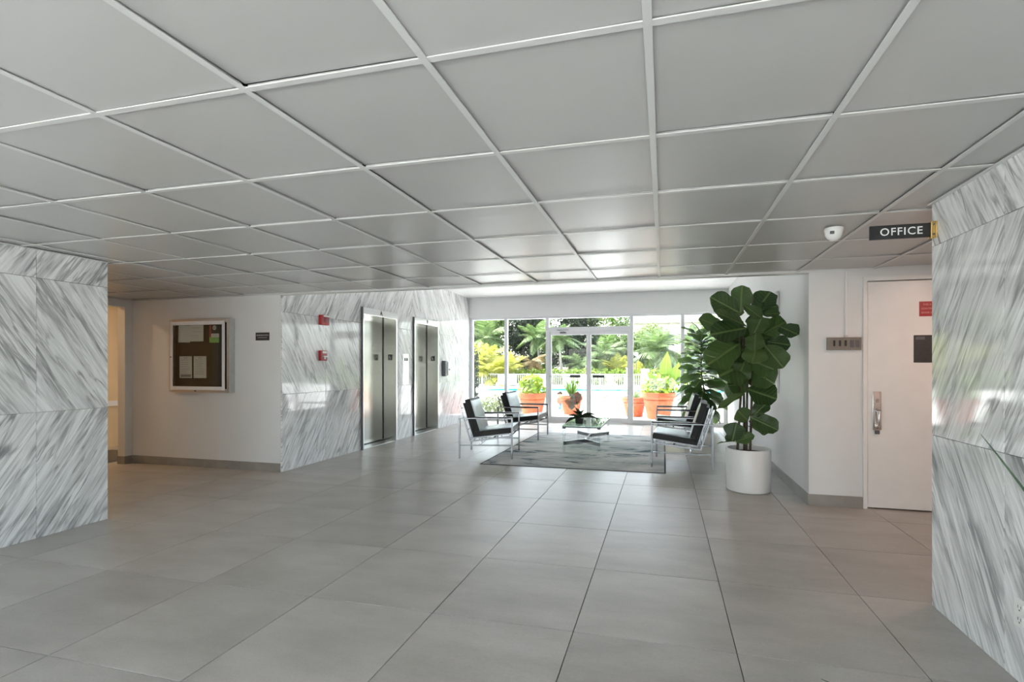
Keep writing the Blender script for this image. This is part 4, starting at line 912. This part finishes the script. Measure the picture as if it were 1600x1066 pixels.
spiky(A3, .43, 34, .72, 'upright spiky yucca in the small terracotta pot', .10, 3, upright=52)
spiky(A4, .42, 34, .50, 'arching grassy plant in the small terracotta pot', .40, 4, leaf_mat('grass_leaf', (.16,.30,.10), (.45,.58,.28), .45, .4), 35)
c_ = at_y(741.5, 600, 12.4)
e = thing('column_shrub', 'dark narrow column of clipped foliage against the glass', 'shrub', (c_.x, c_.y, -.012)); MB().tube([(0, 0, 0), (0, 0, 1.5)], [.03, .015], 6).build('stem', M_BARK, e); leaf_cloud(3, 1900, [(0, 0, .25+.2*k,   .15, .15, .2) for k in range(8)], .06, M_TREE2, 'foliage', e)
c_ = at_y(772, 640, 12.9)
e = thing('low_shrub', 'low variegated pale green shrub beside the dark column', 'shrub', (c_.x, c_.y, -.012)); MB().tube([(0, 0, 0), (0, 0, .3)], [.02, .01], 6).build('stem', M_BARK, e); leaf_cloud(4, 2600, [(0, 0, .28, .42, .35, .3), (-.3, .1, .22, .3, .3, .24), (.22, 0, .2, .25, .25, .22)], .06, M_SHRUB, 'foliage', e)

# crouching child on the terrace
def child(loc, rz):
    t = thing('person', 'child with dark hair in light blue swim shorts crouching on the terrace', 'person', loc, rz)
    J = {'pelvis': (0, 0, .17), 'belly': (.03, 0, .25), 'chest': (.06, 0, .36), 'neck': (.08, 0, .43), 'head': (.095, 0, .50), 'crown': (.095, 0, .56)}
    R = {'pelvis': .075, 'belly': .072, 'chest': .078, 'neck': .03, 'head': .062, 'crown': .045}
    E_ = [('pelvis', 'belly'), ('belly', 'chest'), ('chest', 'neck'), ('neck', 'head'), ('head', 'crown')]
    for s_, n_ in ((1, 'l'), (-1, 'r')):
        J.update({'sh'+n_: (.06, s_*.085, .40), 'el'+n_: (.15, s_*.12, .30), 'wr'+n_: (.24, s_*.08, .23), 'ha'+n_: (.275, s_*.07, .215), 'hip'+n_: (.01, s_*.05, .15), 'kn'+n_: (.17, s_*.085, .25), 'an'+n_: (.07, s_*.08, .035), 'to'+n_: (.15, s_*.09, .018)})
        R.update({'sh'+n_: .034, 'el'+n_: .024, 'wr'+n_: .018, 'ha'+n_: .02, 'hip'+n_: .055, 'kn'+n_: .04, 'an'+n_: .024, 'to'+n_: .018})
        E_ += [('chest', 'sh'+n_), ('sh'+n_, 'el'+n_), ('el'+n_, 'wr'+n_), ('wr'+n_, 'ha'+n_), ('pelvis', 'hip'+n_), ('hip'+n_, 'kn'+n_), ('kn'+n_, 'an'+n_), ('an'+n_, 'to'+n_)]
    names = list(J); me = bpy.data.meshes.new('body'); me.from_pydata([J[k] for k in names], [(names.index(a), names.index(b)) for a, b in E_], [])
    o = bpy.data.objects.new('body_cage', me); COL.objects.link(o); sk = o.modifiers.new('skin', 'SKIN'); sb = o.modifiers.new('sub', 'SUBSURF'); sb.levels = 2
    for k, nme in enumerate(names): d = me.skin_vertices[0].data[k]; d.radius = (R[nme], R[nme]); d.use_root = nme == 'pelvis'
    bpy.context.view_layer.update(); bm_ = bpy.data.meshes.new_from_object(o.evaluated_get(bpy.context.evaluated_depsgraph_get())); bpy.data.objects.remove(o)
    bm_.materials.clear(); bm_.materials.append(mat('skin', (.62,.40,.30), .5, noise=(20, .04))); bm_.polygons.foreach_set('use_smooth', [True]*len(bm_.polygons)); body = link('body', bm_, t)
    hair = mat('dark_hair', (.02,.015,.012), .6, noise=(60, .3)); b2 = bmesh.new(); bmesh.ops.create_uvsphere(b2, u_segments=20, v_segments=14, radius=.074)
    bmesh.ops.delete(b2, geom=[v for v in b2.verts if v.co.x*.8-v.co.z > .028 or v.co.z < -.045], context='VERTS'); bmesh.ops.translate(b2, vec=(.088, 0, .535), verts=b2.verts); MB().bm(b2).build('hair', hair, t, True)
    dk = mat('eye_dark', (.03,.02,.02), .3, noise=(20, .1)); 
    for s_ in (-1, 1): b2 = bmesh.new(); bmesh.ops.create_uvsphere(b2, u_segments=8, v_segments=6, radius=.008); bmesh.ops.translate(b2, vec=(.152, s_*.024, .525), verts=b2.verts); MB().bm(b2).build('eye', dk, t)
    MB().tube([(.150, 0, .52), (.166, 0, .503), (.152, 0, .497)], [.006, .010, .006], 8).build('nose', MATS['skin'], t, True); bbx(.145, .157, -.018, .018, .478, .485, .003).build('mouth', mat('lips', (.5,.2,.18), .5, noise=(20, .05)), t)
    for s_ in (-1, 1): bbx(.082, .104, s_*.068-.008, s_*.068+.008, .495, .53, .006).build('ear', MATS['skin'], t, True)
    sh = mat('blue_swim_shorts', (.25,.55,.80), .7, noise=(14, .45)); sm = MB().lathe([(.07, .10), (.092, .13), (.09, .20), (.082, .235)], 20)
    for s_ in (-1, 1): sm.tube([(.01, s_*.05, .15), (.10, s_*.07, .205), (.145, s_*.08, .235)], [.068, .06, .055], 12)
    sm.build('shorts', sh, t, True); return t
cpz = at_z(873, 645, -.012); child((cpz.x, cpz.y, -.012), math.radians(-60))
bp_ = at_z(946, 622.5, -.10)
bd = thing('bird', 'small brown bird on the sunny terrace', 'bird', (bp_.x, bp_.y, -.115 if bp_.y > 18 else -.012), math.radians(20))
b2 = bmesh.new(); bmesh.ops.create_uvsphere(b2, u_segments=14, v_segments=10, radius=1)
for v in b2.verts: k_ = 1-.45*max(0, -v.co.x); v.co = (v.co.x*.12, v.co.y*.05*k_, v.co.z*.05*k_+.085+.012*v.co.x)
MB().bm(b2).tube([(.08, 0, .10), (.11, 0, .135), (.13, 0, .14)], [.03, .03, .022], 8).build('body', mat('brown_feathers', (.16,.11,.07), .8, noise=(30, .5)), bd, True)
MB().tube([(.14, 0, .14), (.175, 0, .135)], [.008, .002], 6).build('beak', M_DGREY, bd)
for s_ in (-1, 1): MB().tube([(0, s_*.018, .05), (.005, s_*.02, 0.002)], .005, 6).build('leg', M_DGREY, bd)

# fence, loungers, cabinets, lamp
fy = 38.6; fx0, fx1 = -17.0, 5.0
fe = thing('pool_fence', 'white picket railing along the far side of the pool', 'fence', (fx0, fy, ZP)); wf = mat('white_powder_coat', (.80,.80,.78), .5, noise=(4, .03))
pm = bx(-.014, .014, -.012, .012, .08, .97).mesh('picket', wf)
for k in range(int((fx1-fx0)/.165)): link('picket', pm, fe, (.08+k*.165, 0, 0))
for z in (.96, .06): bbx(0, fx1-fx0, -.03, .03, z, z+.05, .004).build('rail', wf, fe)
for k in range(12): bbx(k*2-.04, k*2+.04, -.04, .04, 0, 1.04, .004).build('post', wf, fe)
def lounger(u, t, label, rz, m):
    p = P(u, t); e = thing('sun_lounger', label, 'sun lounger', p, rz, 'sun loungers by the pool fence')
    MB().bar((-.95, -.3, .28), (.95, -.3, .28), .04, .05).bar((-.95, .3, .28), (.95, .3, .28), .04, .05).bar((-.95, -.3, .28), (-.95, .3, .28), .04, .05).bar((.95, -.3, .28), (.95, .3, .28), .04, .05).build('frame', wf, e)
    for x in (-.8, .8):
        for y_ in (-.3, .3): MB().bar((x, y_, 0), (x, y_, .28), .04, .04).build('leg', wf, e)
    bbx(-.95, .25, -.29, .29, .30, .36, .02).build('seat_pad', m, e)
    o = bbx(0, .75, -.29, .29, 0, .06, .02).build('backrest', m, e); o.location = (.25, 0, .31); o.rotation_euler = (0, math.radians(-58), 0)
    return e
white_fab = mat('white_sling', (.80,.80,.80), .7, noise=(10, .03)); blue_fab = mat('pale_blue_towel', (.45,.68,.85), .8, noise=(10, .05))
for u, t, lab, m_ in ((783, 37.0, 'white sun lounger beyond the pool, under the yellow palm', white_fab), (801, 36.9, 'white sun lounger beyond the pool, beside the yellow palm edge', white_fab), (849, 37.0, 'sun lounger covered by a pale blue towel', blue_fab), (886, 36.9, 'white sun lounger beyond the pool, behind the spiky yucca', white_fab), (912, 37.1, 'white sun lounger beyond the pool, where the two glass doors meet', white_fab), (955, 36.9, 'white sun lounger beyond the pool, next to the towel cabinet', white_fab)):
    lounger(u, t, lab, PI/2+.25, m_)
def cabinet(u, t, w, h, label):
    p = P(u, t); e = thing('towel_cabinet', label, 'cabinet', p); bbx(-w/2, w/2, -.25, .25, .05, h-.04, .006).build('body', wf, e); bbx(-w/2-.03, w/2+.03, -.29, .29, h-.04, h, .006).build('top', wf, e); bbx(-w/2, w/2, -.24, .24, 0, .05, .003).build('plinth', M_DGREY, e)
    d = bbx(-w/2+.02, w/2-.02, -.268, -.25, .09, h-.08, .004).build('door', wf, e); bbx(w/2-.09, w/2-.07, -.29, -.268, h*.45, h*.6, .004).build('handle', M_ALU, d)
cabinet(983, 37.0, .42, 1.55, 'tall narrow white towel cabinet at the end of the loungers'); cabinet(1008, 37.3, .6, 1.45, 'wide white towel cabinet behind the grassy pot')
p = P(994, 41.5); e = thing('lamp_post', 'garden lamp post with a white globe', 'lamp post', p); MB().tube([(0, 0, 0), (0, 0, 2.55)], [.05, .035], 10).build('post', M_DGREY, e, True); MB().lathe([(.09, 0), (.09, .15), (.05, .3)], 16).build('base', M_DGREY, e, True)
MB().lathe([(.06, 2.5), (.15, 2.56), (.19, 2.68), (.15, 2.82), (.02, 2.87)], 20).build('globe', M_WPLAST, e, True)

# hedge and trees
hb = [(k*.9, 0, .75, .8, .5, .75) for k in range(-22, 8)]
e = thing('clipped_hedge', 'long bright green clipped hedge behind the picket fence', 'hedge', (0, 40.0, ZP)); MB().tube([(-19.5, 0, .25), (-6, .05, .3), (7, 0, .25)], .06, 6).build('branches', M_BARK, e); leaf_cloud(9, 13000, hb, .20, M_HEDGE, 'foliage', e, .6)
palm('yellow_palm', 'clump of arching yellow green palm fronds behind the fence', P(776, 41.5), .5, 3.1, 'y', 34, 1, (8, 84), clump=.7)
palm('yellow_palm', 'second pale yellow palm clump against the elevator wall side', P(742, 43.5), 1.2, 3.4, 'y', 26, 2, (5, 84), clump=.6)
palm('dry_palm', 'small palm with orange dry fronds by the fence', P(834, 42.5), 2.0, 1.9, 'd', 14, 3, (-45, 45), tr=.09)
palm('coconut_palm', 'green palm with pale trunk rising behind the door transom', P(878, 44.5), 4.0, 2.2, 'g', 22, 4)
palm('coconut_palm', 'low green palm with hanging fronds behind the glass doors', P(906, 43.0), 1.8, 2.0, 'g', 18, 5, (-50, 60))
palm('coconut_palm', 'broad green palm in front of the pale house', P(1024, 43.5), 2.9, 2.9, 'g', 24, 6, (-25, 80))
palm('coconut_palm', 'slender green palm between the house and the second fig', P(1086, 45), 3.3, 2.6, 'g', 18, 7, (-20, 70))
palm('yellow_palm', 'yellow green palm beside the lamp post', P(972, 43.5), 1.0, 2.0, 'y', 20, 8, (-5, 80), clump=.4)
palm('yellow_palm', 'small yellow green palm below the broad palm', P(1003, 42.0), .4, 1.9, 'y', 16, 9, (5, 80), clump=.3)
palm('coconut_palm', 'green palm with bowed fronds behind the second door leaf', P(945, 45.0), 2.6, 2.5, 'g', 20, 10, (-30, 75))
palm('coconut_palm', 'green palm crowning the yellow clump', P(762, 47.0), 4.2, 2.6, 'g', 20, 12, (-25, 75))
palm('coconut_palm', 'green palm standing over the dry palm', P(844, 47.0), 4.4, 2.4, 'g', 20, 13, (-35, 70))
for k, (u, t, h, r, m_, lab) in enumerate([
    (690, 51, 11, 4.4, M_TREE, 'bushy green tree far toward the elevator side'), (733, 58, 12, 4.8, M_TREE3, 'pale green tree above the yellow palms'), (772, 51, 9.5, 3.6, M_TREE, 'green tree between the yellow and the dry palm'),
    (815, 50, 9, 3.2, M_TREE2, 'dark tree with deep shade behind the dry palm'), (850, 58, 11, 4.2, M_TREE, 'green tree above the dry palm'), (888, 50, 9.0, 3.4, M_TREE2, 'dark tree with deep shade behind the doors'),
    (925, 59, 11, 4.4, M_TREE3, 'pale green tree above the glass doors'), (958, 51, 8, 3.4, M_TREE, 'green tree behind the towel cabinets'), (1000, 56, 7.0, 3.6, M_TREE3, 'pale green tree beside the house'),
    (1104, 52, 6.0, 3.4, M_TREE, 'green tree hiding the end of the house'), (1142, 57, 9, 4.4, M_TREE3, 'pale green tree beyond the second fig'), (1232, 60, 10, 5, M_TREE, 'bushy green tree hidden past the lounge wall'), (612, 56, 10, 5, M_TREE2, 'dark bushy tree far past the elevator wall'), (520, 50, 10, 5.5, M_TREE, 'wide green tree farthest past the elevator wall'), (1345, 62, 10, 6, M_TREE3, 'wide pale tree farthest past the lounge wall')]):
    tree('leafy_tree', lab, P(u, t), h, r, m_, seed=k+1, low=.16)
p = P(1055, 66); e = thing('house', 'pale two storey house with flat roof behind the palms', 'house', (p[0], p[1], ZP))
bx(-8, 9, 0, 8, 0, 7.6).build('wall', mat('pale_house_render', (.80,.72,.68), .8, noise=(2, .04)), e); bx(-8.4, 9.4, -.8, 8.4, 7.6, 7.95).build('roof', M_DECK, e); bx(-8.2, 9.2, -1.4, 0, 3.3, 3.6).build('balcony_slab', M_DECK, e)
for fz in (1.0, 4.5):
    for k in range(6):
        f = bx(-7+k*2.7, -5.4+k*2.7, -.06, -.001, fz, fz+1.6).build('window', M_WFRAME, e); bx(-6.9+k*2.7, -5.5+k*2.7, -.075, -.06, fz+.1, fz+1.5).build('window_pane', M_DGREY, f)
